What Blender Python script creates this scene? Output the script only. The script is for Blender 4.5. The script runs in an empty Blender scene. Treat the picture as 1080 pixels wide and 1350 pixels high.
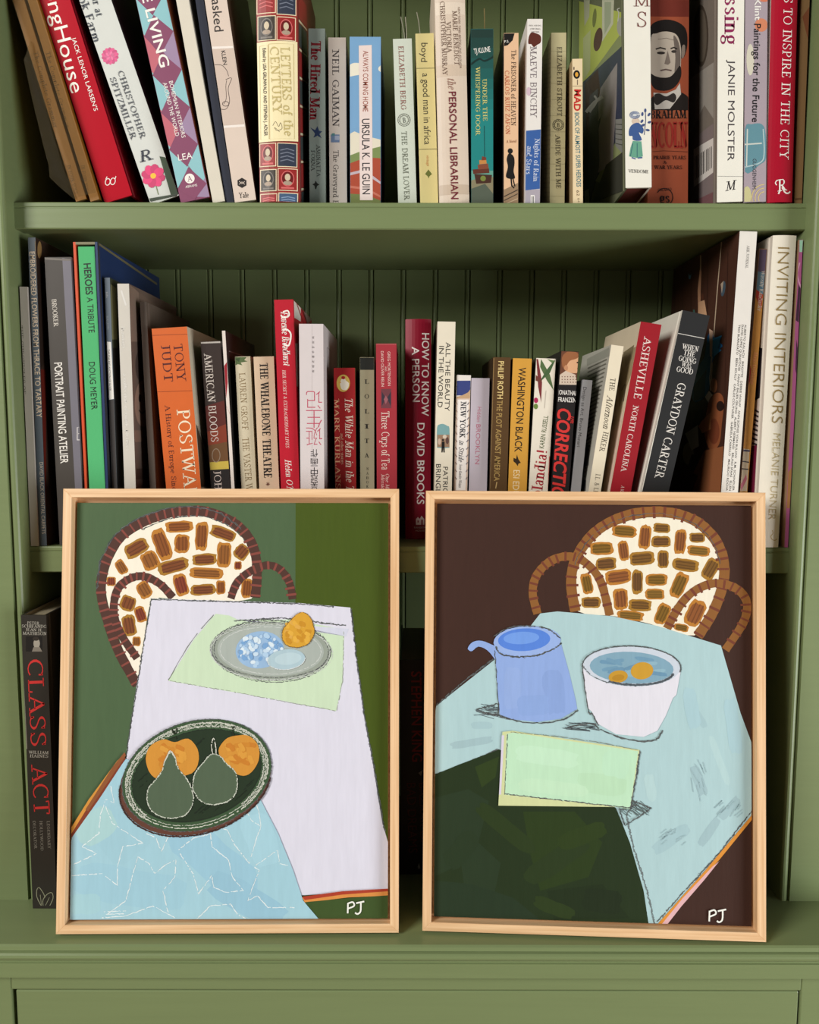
import bpy, bmesh, math, random
from mathutils import Vector, Matrix
from mathutils.geometry import tessellate_polygon

random.seed(7)
scene = bpy.context.scene
COL = scene.collection

# ------------------------------------------------------------------ camera
F_PX = 1100.0                       # focal length for a 1080 px wide frame
CAM_Z = 1.293                       # the ledge is at z = 0.80
cam_data = bpy.data.cameras.new('camera')
cam_data.sensor_fit = 'HORIZONTAL'
cam_data.sensor_width = 36.0
cam_data.lens = 36.0 * F_PX / 1080.0
cam_data.clip_start = 0.02
cam = bpy.data.objects.new('camera', cam_data)
COL.objects.link(cam)
CAM_M = (Matrix.Translation((0.0, -0.84, CAM_Z))
         @ Matrix.Rotation(math.radians(90.0 - 6.05), 4, 'X')
         @ Matrix.Rotation(math.radians(0.10), 4, 'Z'))
cam.matrix_world = CAM_M
scene.camera = cam

# ------------------------------------------------------------------ world, lights, exposure
world = bpy.data.worlds.new('world')
scene.world = world
world.use_nodes = True
wn = world.node_tree.nodes
wn['Background'].inputs[0].default_value = (1.0, 0.97, 0.93, 1.0)
wn['Background'].inputs[1].default_value = 0.065


def area_light(name, loc, target, sx, sy, power, color):
    l = bpy.data.lights.new(name, 'AREA')
    l.shape = 'RECTANGLE'
    l.size = sx
    l.size_y = sy
    l.energy = power
    l.color = color
    o = bpy.data.objects.new(name, l)
    COL.objects.link(o)
    o.location = loc
    d = Vector(target) - Vector(loc)
    o.rotation_euler = d.to_track_quat('-Z', 'Y').to_euler()
    return o


area_light('window_daylight', (-2.2, -2.2, 2.5), (0.0, 0.0, 1.2), 1.2, 1.4, 112, (1.0, 0.98, 0.94))
area_light('low_right_fill', (2.2, -1.35, 0.65), (0.1, -0.05, 0.8), 1.0, 1.3, 58, (0.95, 0.98, 1.0))  # added cool fill from low right, brightens base cabinet and ledge front

scene.view_settings.view_transform = 'Standard'
scene.view_settings.look = 'None'
scene.view_settings.gamma = 1.0
scene.view_settings.use_curve_mapping = False
scene.view_settings.exposure = 0.0

# ------------------------------------------------------------------ colour and materials


def lin(c):
    out = []
    for v in c:
        v = v / 255.0
        out.append(v / 12.92 if v <= 0.04045 else ((v + 0.055) / 1.055) ** 2.4)
    return out


MATS = {}


def mat(col, kind='cover'):
    """Procedural material, cached by colour and kind."""
    key = (tuple(col), kind)
    if key in MATS:
        return MATS[key]
    m = bpy.data.materials.new('%s_%02x%02x%02x' % ((kind,) + tuple(int(v) for v in col)))
    m.use_nodes = True
    nt = m.node_tree
    b = nt.nodes['Principled BSDF']
    l = lin(col)
    tc = nt.nodes.new('ShaderNodeTexCoord')
    nz = nt.nodes.new('ShaderNodeTexNoise')
    mp = nt.nodes.new('ShaderNodeMapping')
    nt.links.new(tc.outputs['Object'], mp.inputs['Vector'])
    nt.links.new(mp.outputs['Vector'], nz.inputs['Vector'])
    cr = nt.nodes.new('ShaderNodeMix')
    cr.data_type = 'RGBA'
    nt.links.new(nz.outputs['Fac'], cr.inputs['Factor'])
    nt.links.new(cr.outputs['Result'], b.inputs['Base Color'])
    var, rough, scale, stretch, bump, bdist = {
        'cover': (0.05, 0.42, 60, (1, 1, 1), 0.10, 0.0004),
        'gloss': (0.03, 0.16, 60, (1, 1, 1), 0.02, 0.0002),
        'cloth': (0.08, 0.8, 1500, (1, 1, 1), 0.35, 0.0003),
        'ink': (0.02, 0.5, 80, (1, 1, 1), 0.0, 0.0002),
        'foil': (0.02, 0.3, 80, (1, 1, 1), 0.0, 0.0002),
        'paint_wood': (0.05, 0.36, 14, (0.6, 6, 14), 0.22, 0.0006),
        'acrylic': (0.07, 0.62, 55, (4.5, 1, 0.6), 0.32, 0.0006),
        'chalk': (0.15, 0.9, 900, (1, 1, 1), 0.3, 0.0003),
        'pages': (0.22, 0.85, 26, (90, 0.4, 0.4), 0.5, 0.0006),
        'maple': (0.10, 0.45, 30, (1, 1, 1), 0.10, 0.0003),
        'photo': (0.30, 0.4, 45, (1, 1, 1), 0.0, 0.0003),
    }[kind]
    mp.inputs['Scale'].default_value = stretch
    nz.inputs['Scale'].default_value = scale
    nz.inputs['Detail'].default_value = 4.0
    lo = [max(0.0, v * (1 - var)) for v in l]
    hi = [min(1.0, v * (1 + var)) for v in l]
    cr.inputs['A'].default_value = lo + [1]
    cr.inputs['B'].default_value = hi + [1]
    b.inputs['Roughness'].default_value = rough
    b.inputs['Specular IOR Level'].default_value = 0.18 if kind == 'acrylic' else 0.28
    if kind == 'foil':
        b.inputs['Metallic'].default_value = 0.85
    if bump:
        bp = nt.nodes.new('ShaderNodeBump')
        bp.inputs['Strength'].default_value = bump
        bp.inputs['Distance'].default_value = bdist
        nt.links.new(nz.outputs['Fac'], bp.inputs['Height'])
        nt.links.new(bp.outputs['Normal'], b.inputs['Normal'])
    MATS[key] = m
    return m


def maple(axis):
    key = ('maple', axis)
    if key in MATS:
        return MATS[key]
    m = bpy.data.materials.new('maple_wood_' + axis)
    m.use_nodes = True
    nt = m.node_tree
    b = nt.nodes['Principled BSDF']
    tc = nt.nodes.new('ShaderNodeTexCoord')
    mp = nt.nodes.new('ShaderNodeMapping')
    mp.inputs['Scale'].default_value = (8, 300, 300) if axis == 'x' else (300, 300, 8)
    nz = nt.nodes.new('ShaderNodeTexNoise')
    nz.inputs['Scale'].default_value = 1.0
    nz.inputs['Detail'].default_value = 6
    cr = nt.nodes.new('ShaderNodeValToRGB')
    cr.color_ramp.elements[0].position = 0.3
    cr.color_ramp.elements[0].color = lin((214, 168, 120)) + [1]
    cr.color_ramp.elements[1].position = 0.7
    cr.color_ramp.elements[1].color = lin((243, 205, 160)) + [1]
    nt.links.new(tc.outputs['Object'], mp.inputs['Vector'])
    nt.links.new(mp.outputs['Vector'], nz.inputs['Vector'])
    nt.links.new(nz.outputs['Fac'], cr.inputs['Fac'])
    nt.links.new(cr.outputs['Color'], b.inputs['Base Color'])
    b.inputs['Roughness'].default_value = 0.42
    MATS[key] = m
    return m


def plastic():
    if 'plastic' in MATS:
        return MATS['plastic']
    m = bpy.data.materials.new('clear_plastic_film')
    m.use_nodes = True
    nt = m.node_tree
    nt.nodes.clear()
    out = nt.nodes.new('ShaderNodeOutputMaterial')
    mx = nt.nodes.new('ShaderNodeMixShader')
    tr = nt.nodes.new('ShaderNodeBsdfTransparent')
    tr.inputs[0].default_value = (0.86, 0.80, 0.66, 1)
    gl = nt.nodes.new('ShaderNodeBsdfPrincipled')
    gl.inputs['Base Color'].default_value = (0.28, 0.22, 0.12, 1)
    gl.inputs['Roughness'].default_value = 0.22
    mx.inputs[0].default_value = 0.16
    nz = nt.nodes.new('ShaderNodeTexNoise')
    nz.inputs['Scale'].default_value = 45
    bp = nt.nodes.new('ShaderNodeBump')
    bp.inputs['Strength'].default_value = 0.8
    bp.inputs['Distance'].default_value = 0.004
    nt.links.new(nz.outputs['Fac'], bp.inputs['Height'])
    nt.links.new(bp.outputs['Normal'], gl.inputs['Normal'])
    nt.links.new(tr.outputs[0], mx.inputs[1])
    nt.links.new(gl.outputs[0], mx.inputs[2])
    nt.links.new(mx.outputs[0], out.inputs[0])
    MATS['plastic'] = m
    return m


GREEN = (117, 130, 88)
GREEN_M = mat(GREEN, 'paint_wood')

# ------------------------------------------------------------------ helpers


def tag(o, label=None, cat=None, group=None, kind=None):
    if label:
        o['label'] = label
    if cat:
        o['category'] = cat
    if group:
        o['group'] = group
    if kind:
        o['kind'] = kind
    return o


def empty(name, loc=(0, 0, 0)):
    o = bpy.data.objects.new(name, None)
    o.empty_display_size = 0.02
    COL.objects.link(o)
    o.location = loc
    return o


def mesh_obj(name, verts, faces, mats, parent=None, fmat=None, smooth=False):
    me = bpy.data.meshes.new(name)
    me.from_pydata([tuple(v) for v in verts], [], faces)
    for m in (mats if isinstance(mats, (list, tuple)) else [mats]):
        me.materials.append(m)
    if fmat:
        for p, i in zip(me.polygons, fmat):
            p.material_index = i
    if smooth:
        for p in me.polygons:
            p.use_smooth = True
    me.update()
    o = bpy.data.objects.new(name, me)
    COL.objects.link(o)
    if parent:
        o.parent = parent
    return o


def box_data(x0, x1, y0, y1, z0, z1):
    v = [(x0, y0, z0), (x1, y0, z0), (x1, y1, z0), (x0, y1, z0), (x0, y0, z1), (x1, y0, z1), (x1, y1, z1), (x0, y1, z1)]
    f = [(0, 3, 2, 1), (4, 5, 6, 7), (0, 1, 5, 4), (1, 2, 6, 5), (2, 3, 7, 6), (3, 0, 4, 7)]
    return v, f


def box(name, x0, x1, y0, y1, z0, z1, m, parent=None, bevel=0.0):
    v, f = box_data(x0, x1, y0, y1, z0, z1)
    o = mesh_obj(name, v, f, m, parent)
    if bevel:
        bm = bmesh.new()
        bm.from_mesh(o.data)
        bmesh.ops.bevel(bm, geom=bm.edges[:], offset=bevel, segments=2, affect='EDGES', profile=0.5)
        bm.to_mesh(o.data)
        bm.free()
    return o


def extrude_profile(name, prof, a0, a1, axis, m, parent=None, smooth=False):
    """Extrude a closed 2-D profile. axis 'x': profile is (y, z); axis 'z': profile is (x, y)."""
    n = len(prof)
    v = []
    for a in (a0, a1):
        for p in prof:
            v.append((a, p[0], p[1]) if axis == 'x' else (p[0], p[1], a))
    f = [(i, (i + 1) % n, n + (i + 1) % n, n + i) for i in range(n)]
    f.append(tuple(range(n))[::-1])
    f.append(tuple(range(n, 2 * n)))
    o = mesh_obj(name, v, f, m, parent)
    bm = bmesh.new()
    bm.from_mesh(o.data)
    bmesh.ops.recalc_face_normals(bm, faces=bm.faces[:])
    bm.to_mesh(o.data)
    bm.free()
    return o


# pixel -> direction (a pixel gives only a direction; every distance below comes from the plane it meets)
CAM_P = CAM_M.translation.copy()
CAM_R = CAM_M.to_3x3()


def ray(px, py):
    return (CAM_R @ Vector(((px - 540.0) / F_PX, (675.0 - py) / F_PX, -1.0))).normalized()


def at_y(px, py, Y):
    d = ray(px, py)
    return CAM_P + d * ((Y - CAM_P.y) / d.y)


def at_z(px, py, Z):
    d = ray(px, py)
    return CAM_P + d * ((Z - CAM_P.z) / d.z)


def to_plane(minv, px, py, axis, value):
    """Where the pixel's ray meets the plane (axis = value) of a local frame."""
    o = minv @ CAM_P
    d = minv.to_3x3() @ ray(px, py)
    t = (value - o[axis]) / d[axis]
    return o + d * t


def catmull(pts, n=6, closed=False):
    P = [Vector((p[0], p[1])) for p in pts]
    if len(P) < 3:
        return P
    out = []
    m = len(P)
    segs = m if closed else m - 1
    for i in range(segs):
        if closed:
            a, b, c, d = P[(i - 1) % m], P[i], P[(i + 1) % m], P[(i + 2) % m]
        else:
            a, b, c, d = P[max(i - 1, 0)], P[i], P[i + 1], P[min(i + 2, m - 1)]
        for k in range(n):
            t = k / n
            out.append(0.5 * ((2 * b) + (c - a) * t + (2 * a - 5 * b + 4 * c - d) * t * t + (3 * b - a - 3 * c + d) * t ** 3))
    if not closed:
        out.append(P[-1])
    return out


def ribbon(pts, widths):
    """Polygon strips (quads) along a polyline; widths is a number or a list."""
    n = len(pts)
    quads = []
    L = []
    R = []
    for i in range(n):
        a = pts[max(i - 1, 0)]
        b = pts[min(i + 1, n - 1)]
        d = Vector((b[0] - a[0], b[1] - a[1]))
        if d.length < 1e-9:
            d = Vector((1, 0))
        d.normalize()
        w = widths[i] if isinstance(widths, (list, tuple)) else widths
        nx, ny = -d.y * w / 2, d.x * w / 2
        L.append((pts[i][0] + nx, pts[i][1] + ny))
        R.append((pts[i][0] - nx, pts[i][1] - ny))
    for i in range(n - 1):
        quads.append([L[i], L[i + 1], R[i + 1], R[i]])
    return quads


# ------------------------------------------------------------------ lettering: a pen-drawn serif alphabet and the built-in sans
# commands: n polyline, t thin diagonal, k thick diagonal, a arc (cx cy rx ry a0 a1), c smooth curve, s foot or head serif
G = {
 'A': '.84;t .1 0 .42 1;k .41 1 .76 0;n .22 .35 .62 .35;s .1 0;s .76 0',
 'B': '.74;n .17 0 .17 1;n .06 1 .38 1;a .38 .76 .2 .24 90 -90;n .17 .52 .4 .52;a .4 .26 .24 .26 90 -90;n .06 0 .4 0',
 'C': '.8;a .46 .5 .38 .5 48 312;n .71 .98 .71 .7',
 'D': '.86;n .17 0 .17 1;n .06 1 .38 1;a .38 .5 .4 .5 90 -90;n .06 0 .38 0',
 'E': '.7;n .17 0 .17 1;n .06 1 .58 1 .58 .8;n .17 .52 .46 .52;n .46 .62 .46 .42;n .06 0 .6 0 .62 .22',
 'F': '.66;n .17 0 .17 1;n .06 1 .58 1 .58 .8;n .17 .5 .45 .5;n .45 .6 .45 .4;s .17 0',
 'G': '.86;a .46 .5 .38 .5 50 300;n .7 .98 .7 .7;n .7 .42 .7 .08;s .7 .43',
 'H': '.88;n .17 0 .17 1;n .7 0 .7 1;n .17 .52 .7 .52;s .17 0;s .17 1;s .7 0;s .7 1',
 'I': '.38;n .19 0 .19 1;s .19 0;s .19 1',
 'J': '.46;n .28 1 .28 .15;a .12 .12 .16 .14 0 -110;s .28 1',
 'K': '.82;n .17 0 .17 1;t .17 .42 .64 1;k .32 .58 .7 0;s .17 0;s .17 1;s .64 1;s .7 0',
 'L': '.66;n .17 0 .17 1;s .17 1;n .06 0 .58 0 .6 .24',
 'M': '1.02;t .15 0 .17 1;k .17 1 .5 .05;t .5 .05 .83 1;k .83 1 .86 0;s .15 0;s .14 1;s .86 0;s .86 1',
 'N': '.88;t .16 0 .16 1;k .16 1 .72 0;t .72 0 .72 1;s .16 0;s .12 1;s .72 1',
 'O': '.9;a .45 .5 .38 .5 0 360',
 'P': '.7;n .17 0 .17 1;n .06 1 .38 1;a .38 .74 .22 .26 90 -90;n .17 .48 .38 .48;s .17 0',
 'Q': '.9;a .45 .5 .38 .5 0 360;k .42 .12 .82 -.18',
 'R': '.78;n .17 0 .17 1;n .06 1 .38 1;a .38 .75 .21 .25 90 -90;n .17 .5 .4 .5;k .36 .5 .7 0;s .17 0;s .7 0',
 'S': '.66;c .56 .82 .46 .97 .3 1 .15 .92 .11 .75 .2 .6 .36 .5 .52 .38 .57 .22 .48 .06 .3 0 .14 .06 .08 .2;n .56 .98 .56 .74;n .08 .02 .08 .28',
 'T': '.76;n .38 0 .38 1;n .08 .8 .06 1 .7 1 .68 .8;s .38 0',
 'U': '.86;n .17 1 .17 .34;a .43 .32 .26 .32 180 360;n .69 .34 .69 1;s .17 1;s .69 1',
 'V': '.82;k .1 1 .43 0;t .43 0 .74 1;s .1 1;s .74 1',
 'W': '1.16;k .08 1 .34 0;t .34 0 .6 1;k .58 1 .84 0;t .84 0 1.08 1;s .08 1;s .58 1;s 1.08 1',
 'X': '.8;k .1 1 .7 0;t .1 0 .68 1;s .1 1;s .7 0;s .1 0;s .68 1',
 'Y': '.78;k .1 1 .4 .48;t .4 .48 .7 1;n .4 .5 .4 0;s .1 1;s .7 1;s .4 0',
 'Z': '.72;n .1 .78 .1 1 .62 1;k .62 1 .08 0;n .08 0 .64 0 .64 .22',
 'a': '.56;c .12 .54 .22 .66 .36 .64 .41 .5 .41 .1 .5 0;c .41 .38 .22 .34 .1 .2 .16 .02 .3 0 .41 .14',
 'b': '.6;n .14 1 .14 .02;a .32 .33 .19 .33 0 360;s .1 1',
 'c': '.5;a .29 .33 .21 .33 45 320',
 'd': '.6;n .44 1 .44 0;a .27 .33 .19 .33 0 360;s .4 1;s .48 0',
 'e': '.52;n .1 .38 .46 .38;a .28 .33 .2 .33 10 315',
 'f': '.38;n .17 0 .17 .75;c .17 .75 .21 .96 .33 1 .4 .92;n .05 .64 .34 .64;s .17 0',
 'g': '.56;a .26 .42 .17 .24 0 360;a .26 -.14 .2 .16 0 360;c .14 .24 .1 .12 .2 .03 .36 .0;n .4 .6 .52 .64',
 'h': '.62;n .14 0 .14 1;c .14 .45 .26 .64 .4 .62 .46 .46 .46 0;s .14 0;s .46 0;s .1 1',
 'i': '.3;n .15 0 .15 .66;s .15 0;n .15 .84 .15 .96',
 'j': '.3;n .17 .66 .17 -.12;c .17 -.12 .1 -.3 0 -.26;n .17 .84 .17 .96',
 'k': '.6;n .14 0 .14 1;t .14 .26 .44 .64;k .24 .38 .5 0;s .14 0;s .5 0;s .44 .66;s .1 1',
 'l': '.3;n .15 0 .15 1;s .15 0;s .11 1',
 'm': '.92;n .14 0 .14 .66;c .14 .45 .24 .64 .38 .62 .44 .46 .44 0;c .44 .45 .56 .64 .7 .62 .76 .46 .76 0;s .14 0;s .44 0;s .76 0',
 'n': '.62;n .14 0 .14 .66;c .14 .45 .26 .64 .4 .62 .46 .46 .46 0;s .14 0;s .46 0;s .1 .66',
 'o': '.58;a .29 .33 .22 .33 0 360',
 'p': '.6;n .14 -.3 .14 .66;a .32 .33 .19 .33 0 360;s .14 -.3;s .1 .66',
 'q': '.6;n .45 -.3 .45 .66;a .27 .33 .19 .33 0 360;s .45 -.3',
 'r': '.44;n .14 0 .14 .66;c .14 .42 .22 .6 .34 .64 .42 .56;s .14 0;s .1 .66',
 's': '.46;c .38 .52 .28 .66 .14 .6 .12 .46 .24 .36 .36 .26 .38 .1 .24 0 .08 .1',
 't': '.38;n .16 .86 .16 .12;c .16 .12 .22 0 .36 .06;n .05 .64 .34 .64',
 'u': '.62;c .14 .66 .14 .2 .22 .02 .36 .04 .46 .2;n .46 .66 .46 0;s .1 .66;s .42 .66',
 'v': '.56;k .08 .66 .28 0;t .28 0 .48 .66;s .08 .66;s .48 .66',
 'w': '.8;k .08 .66 .24 0;t .24 0 .4 .62;k .4 .62 .56 0;t .56 0 .72 .66;s .08 .66;s .72 .66',
 'x': '.56;k .08 .66 .48 0;t .08 0 .46 .66;s .08 .66;s .48 0',
 'y': '.56;k .08 .66 .28 0;t .48 .66 .2 -.26;s .08 .66;s .48 .66',
 'z': '.5;n .08 .64 .42 .64;k .42 .64 .08 0;n .08 0 .44 0',
 '&': '.84;c .74 .5 .6 .16 .36 0 .14 .1 .14 .3 .34 .5 .5 .7 .46 .92 .34 1 .24 .86 .28 .66 .5 .3 .76 0',
 '.': '.24;n .12 0 .12 .11', ',': '.24;t .13 .1 .08 -.15', '!': '.3;n .15 .3 .15 1;n .15 0 .15 .1',
 "'": '.2;n .1 .8 .1 1', '-': '.4;n .06 .34 .34 .34', ' ': '.34',
}
TEXT_CACHE = {}


def serif_text(s, weight=1.0, slant=0.0):
    key = ('serif', s, weight, slant)
    if key in TEXT_CACHE:
        return TEXT_CACHE[key]
    V, Fc = [], []
    thick, thin, serif = 0.14 * weight, 0.066 * (0.6 + 0.4 * weight), 0.15 + 0.04 * weight
    x = 0.0

    def put(quads):
        for q in quads:
            k = len(V)
            for p in q:
                V.append((x + p[0] + slant * p[1], p[1]))
            Fc.append(tuple(range(k, k + len(q))))
    for ch in s:
        spec = G.get(ch, G[' ']).split(';')
        for cmd in spec[1:]:
            c = cmd.split()
            a = [float(q) for q in c[1:]]
            op = c[0]
            if op == 's':
                put([[(a[0] - serif, a[1] - thin * .5), (a[0] + serif, a[1] - thin * .5), (a[0] + serif, a[1] + thin * .5), (a[0] - serif, a[1] + thin * .5)]])
                continue
            if op == 'a':
                n = max(5, int(abs(a[5] - a[4]) / 24))
                pts = [(a[0] + a[2] * math.cos(math.radians(a[4] + (a[5] - a[4]) * i / n)),
                        a[1] + a[3] * math.sin(math.radians(a[4] + (a[5] - a[4]) * i / n))) for i in range(n + 1)]
            else:
                pts = [(a[i], a[i + 1]) for i in range(0, len(a), 2)]
                if op == 'c':
                    pts = [tuple(p) for p in catmull(pts, 3)]
            if op in 'kt':
                put(ribbon(pts, thick if op == 'k' else thin * 1.15))
                continue
            if op == 'n' and len(pts) > 2:
                for i in range(len(pts) - 1):
                    dx, dy = pts[i + 1][0] - pts[i][0], pts[i + 1][1] - pts[i][1]
                    h = abs(dx) / max(1e-6, math.hypot(dx, dy))
                    put(ribbon(pts[i:i + 2], thin if h < .5 and len(pts) > 2 else thin))
                continue
            ws = []
            for i in range(len(pts)):
                p, q = pts[max(0, i - 1)], pts[min(len(pts) - 1, i + 1)]
                dx, dy = q[0] - p[0], q[1] - p[1]
                h = abs(dx) / max(1e-6, math.hypot(dx, dy))
                w = thin * h + thick * (1 - h)
                if op == 'n' and len(pts) == 2 and abs(dy) < .3 and h < .5:
                    w = thin if abs(dy) > .14 else thick
                ws.append(w)
            put(ribbon(pts, ws))
        x += float(spec[0]) + 0.07
    TEXT_CACHE[key] = (V, Fc)
    return V, Fc


def sans_text(s, bold=0.0):
    key = ('sans', s, bold)
    if key in TEXT_CACHE:
        return TEXT_CACHE[key]
    c = bpy.data.curves.new('lettering_source', 'FONT')
    c.body = s
    c.size = 1.0
    c.resolution_u = 3
    c.offset = bold
    o = bpy.data.objects.new('lettering_source', c)
    COL.objects.link(o)
    bpy.context.view_layer.update()
    ev = o.evaluated_get(bpy.context.evaluated_depsgraph_get())
    me = ev.to_mesh()
    V = [(v.co.x, v.co.y) for v in me.vertices]
    Fc = [tuple(p.vertices) for p in me.polygons]
    ev.to_mesh_clear()
    bpy.data.objects.remove(o)
    bpy.data.curves.remove(c)
    TEXT_CACHE[key] = (V, Fc)
    return V, Fc


def sans_cap():
    if 'cap' not in TEXT_CACHE:
        V, _ = sans_text('H')
        TEXT_CACHE['cap'] = max(v[1] for v in V)
    return TEXT_CACHE['cap']


def text_px(s, x0, y0, x1, y1, size, font='sans', bold=0.0, slant=0.0):
    """Lettering laid along (x0,y0)->(x1,y1) (its centre line), cap height `size`; returns 2-D points and faces."""
    if font == 'serif':
        V, Fc = serif_text(s, 1.0 + bold, slant)
        cap = 1.0
    else:
        V, Fc = sans_text(s, bold)
        cap = sans_cap()
        if slant:
            V = [(v[0] + slant * v[1], v[1]) for v in V]
    mn = min(v[0] for v in V)
    mx = max(v[0] for v in V)
    dx, dy = x1 - x0, y1 - y0
    L = math.hypot(dx, dy)
    ux, uy = dx / L, dy / L
    nx, ny = uy, -ux
    out = []
    for v in V:
        a = (v[0] - mn) / (mx - mn) * L
        b = (v[1] / cap - 0.5) * size
        out.append((x0 + ux * a + nx * b, y0 + uy * a + ny * b))
    return out, Fc


# 2-D shapes in pixels
def ell(cx, cy, rx, ry, rot=0, n=28, a0=0, a1=360):
    r = math.radians(rot)
    out = []
    full = abs(a1 - a0) >= 360
    for i in range(n if full else n + 1):
        t = math.radians(a0 + (a1 - a0) * i / n)
        x, y = rx * math.cos(t), ry * math.sin(t)
        out.append((cx + x * math.cos(r) - y * math.sin(r), cy + x * math.sin(r) + y * math.cos(r)))
    return out


def dab(cx, cy, w, h, rot, rnd):
    """A brush dab: rounded rectangle with an uneven outline."""
    r = math.radians(rot)
    out = []
    for i in range(20):
        t = 2 * math.pi * i / 20
        c, s = math.cos(t), math.sin(t)
        k = 1.0 / max(1e-6, (abs(c) ** 5 + abs(s) ** 5) ** 0.2)
        k *= 1 + rnd.uniform(-.07, .07)
        x, y = c * k * w / 2, s * k * h / 2
        out.append((cx + x * math.cos(r) - y * math.sin(r), cy + x * math.sin(r) + y * math.cos(r)))
    return out


def rect(x0, y0, x1, y1):
    return [(x0, y0), (x1, y0), (x1, y1), (x0, y1)]


class Sheet:
    """A flat (or gently curved) printed or painted surface in a local frame; shapes come in pixels and are laid on its plane."""

    def __init__(self, minv, axis, value, out, eps, lims, bulge=None):
        self.minv, self.axis, self.value, self.out, self.eps, self.lims, self.bulge = minv, axis, value, out, eps, lims, bulge
        self.layer = 0

    def pt(self, p):
        q = to_plane(self.minv, p[0], p[1], self.axis, self.value)
        u_ax = 0 if self.axis == 1 else 1
        q[u_ax] = min(max(q[u_ax], self.lims[0]), self.lims[1])
        q.z = min(max(q.z, self.lims[2]), self.lims[3])
        return q

    def finish(self, q, layer):
        q = q.copy()
        q[self.axis] = self.value + self.out * (0.00006 + self.eps * layer)
        if self.bulge:
            w, b = self.bulge
            q.y += b * (2 * q.x / w) ** 2
        return q


def add_shapes(name, sheet, shapes, parent, kind):
    """shapes: list of (polygon or list of polygons, colour). One mesh with a slot per colour; a few bold shapes stay separate parts."""
    if 1 < len(shapes) <= 60 and name in ('spine_print', 'cover_print'):
        for s in shapes:
            add_shapes(name, sheet, [s], parent, kind)
        return
    bm = bmesh.new()
    mats, idx = [], {}
    for shp, col in shapes:
        polys = shp if isinstance(shp[0], list) else [shp]
        k = (tuple(col), kind) if len(col) == 3 else (tuple(col[:3]), col[3])
        if k not in idx:
            idx[k] = len(mats)
            mats.append(mat(k[0], k[1]))
        sheet.layer += 1
        for poly in polys:
            pts = [sheet.pt(p) for p in poly]
            if len(pts) > 4:
                flat = [Vector((p[0 if sheet.axis == 1 else 1], p.z, 0)) for p in pts]
                tris = tessellate_polygon([flat])
            else:
                tris = [tuple(range(len(pts)))] if len(pts) < 4 else [(0, 1, 2), (0, 2, 3)]
            vs = [bm.verts.new(p) for p in pts]
            fs = []
            for t in tris:
                try:
                    f = bm.faces.new([vs[i] for i in t])
                    f.material_index = idx[k]
                    fs.append(f)
                except ValueError:
                    pass
            if sheet.bulge and fs:
                w = sheet.bulge[0]
                xs = [v.co.x for v in vs]
                for j in range(1, 8):
                    xc = -w / 2 + w * j / 8
                    if min(xs) < xc < max(xs):
                        fs = [f for f in fs if f.is_valid]
                        geom = list({v for f in fs for v in f.verts}) + list({e for f in fs for e in f.edges}) + fs
                        r = bmesh.ops.bisect_plane(bm, geom=geom, plane_co=(xc, 0, 0), plane_no=(1, 0, 0))
                        fs = list({g for g in r['geom'] if isinstance(g, bmesh.types.BMFace)} | {f for f in fs if f.is_valid})
            L = sheet.layer
            done = {v for f in fs if f.is_valid for v in f.verts} | {v for v in vs if v.is_valid}
            for v in done:
                v.co = sheet.finish(v.co, L)
    bmesh.ops.remove_doubles(bm, verts=bm.verts[:], dist=1e-6)
    me = bpy.data.meshes.new(name)
    bm.normal_update()
    bm.to_mesh(me)
    bm.free()
    for m in mats:
        me.materials.append(m)
    o = bpy.data.objects.new(name, me)
    COL.objects.link(o)
    o.parent = parent
    return o


def add_text(sheet, parent, item):
    s, x0, y0, x1, y1, size, col = item[:7]
    opt = item[7] if len(item) > 7 else {}
    pts, fc = text_px(s, x0, y0, x1, y1, size, opt.get('font', 'sans'), opt.get('bold', 0.0), opt.get('slant', 0.0))
    sheet.layer += 1
    V = [sheet.finish(sheet.pt(p), sheet.layer) for p in pts]
    if sheet.bulge:
        V = [v + Vector((0, -0.00022, 0)) for v in V]
    return mesh_obj('lettering', V, fc, mat(col, opt.get('mat', 'ink')), parent)

# ------------------------------------------------------------------ the place: wall, floor, built-in bookcase, ledge, base cabinet
HALF = 0.3862                       # half the clear width between the side panels
BACK = 0.225                        # depth of the back boards behind the shelf edge
FACE = -0.020                       # front of the face frame
LEDGE = 0.80                        # top of the ledge
UP_T, UP_B = CAM_Z + 0.2142, CAM_Z + 0.1886
MID_T, MID_B = CAM_Z - 0.1247, CAM_Z - 0.1515
TOP_B = UP_T + 0.345

wall_m = mat((206, 202, 190), 'paint_wood')
o = box('wall_back', -2.2, 2.2, BACK + 0.02, BACK + 0.12, 0.0, 2.6, wall_m)
tag(o, kind='structure')
o = box('floor', -2.2, 2.2, -3.4, BACK + 0.12, -0.05, 0.0, mat((128, 92, 60), 'cover'))
tag(o, kind='structure')
for i, s in enumerate((-1, 1)):
    x0, x1 = sorted((s * 0.47, s * 2.2))
    o = box('wall_left' if s < 0 else 'wall_right', x0, x1, 0.0, BACK + 0.02, 0.0, 2.6, wall_m)
    tag(o, kind='structure')
o = box('wall_top', -0.47, 0.47, 0.0, BACK + 0.02, TOP_B + 0.10, 2.6, wall_m)
tag(o, kind='structure')

bookcase = empty('bookcase', (0, 0, LEDGE))
tag(bookcase, 'green painted built-in bookcase with beadboard back holding rows of books', 'bookcase')


def case_part(o):
    o.parent = bookcase
    o.location = (0, 0, -LEDGE)
    return o


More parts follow.
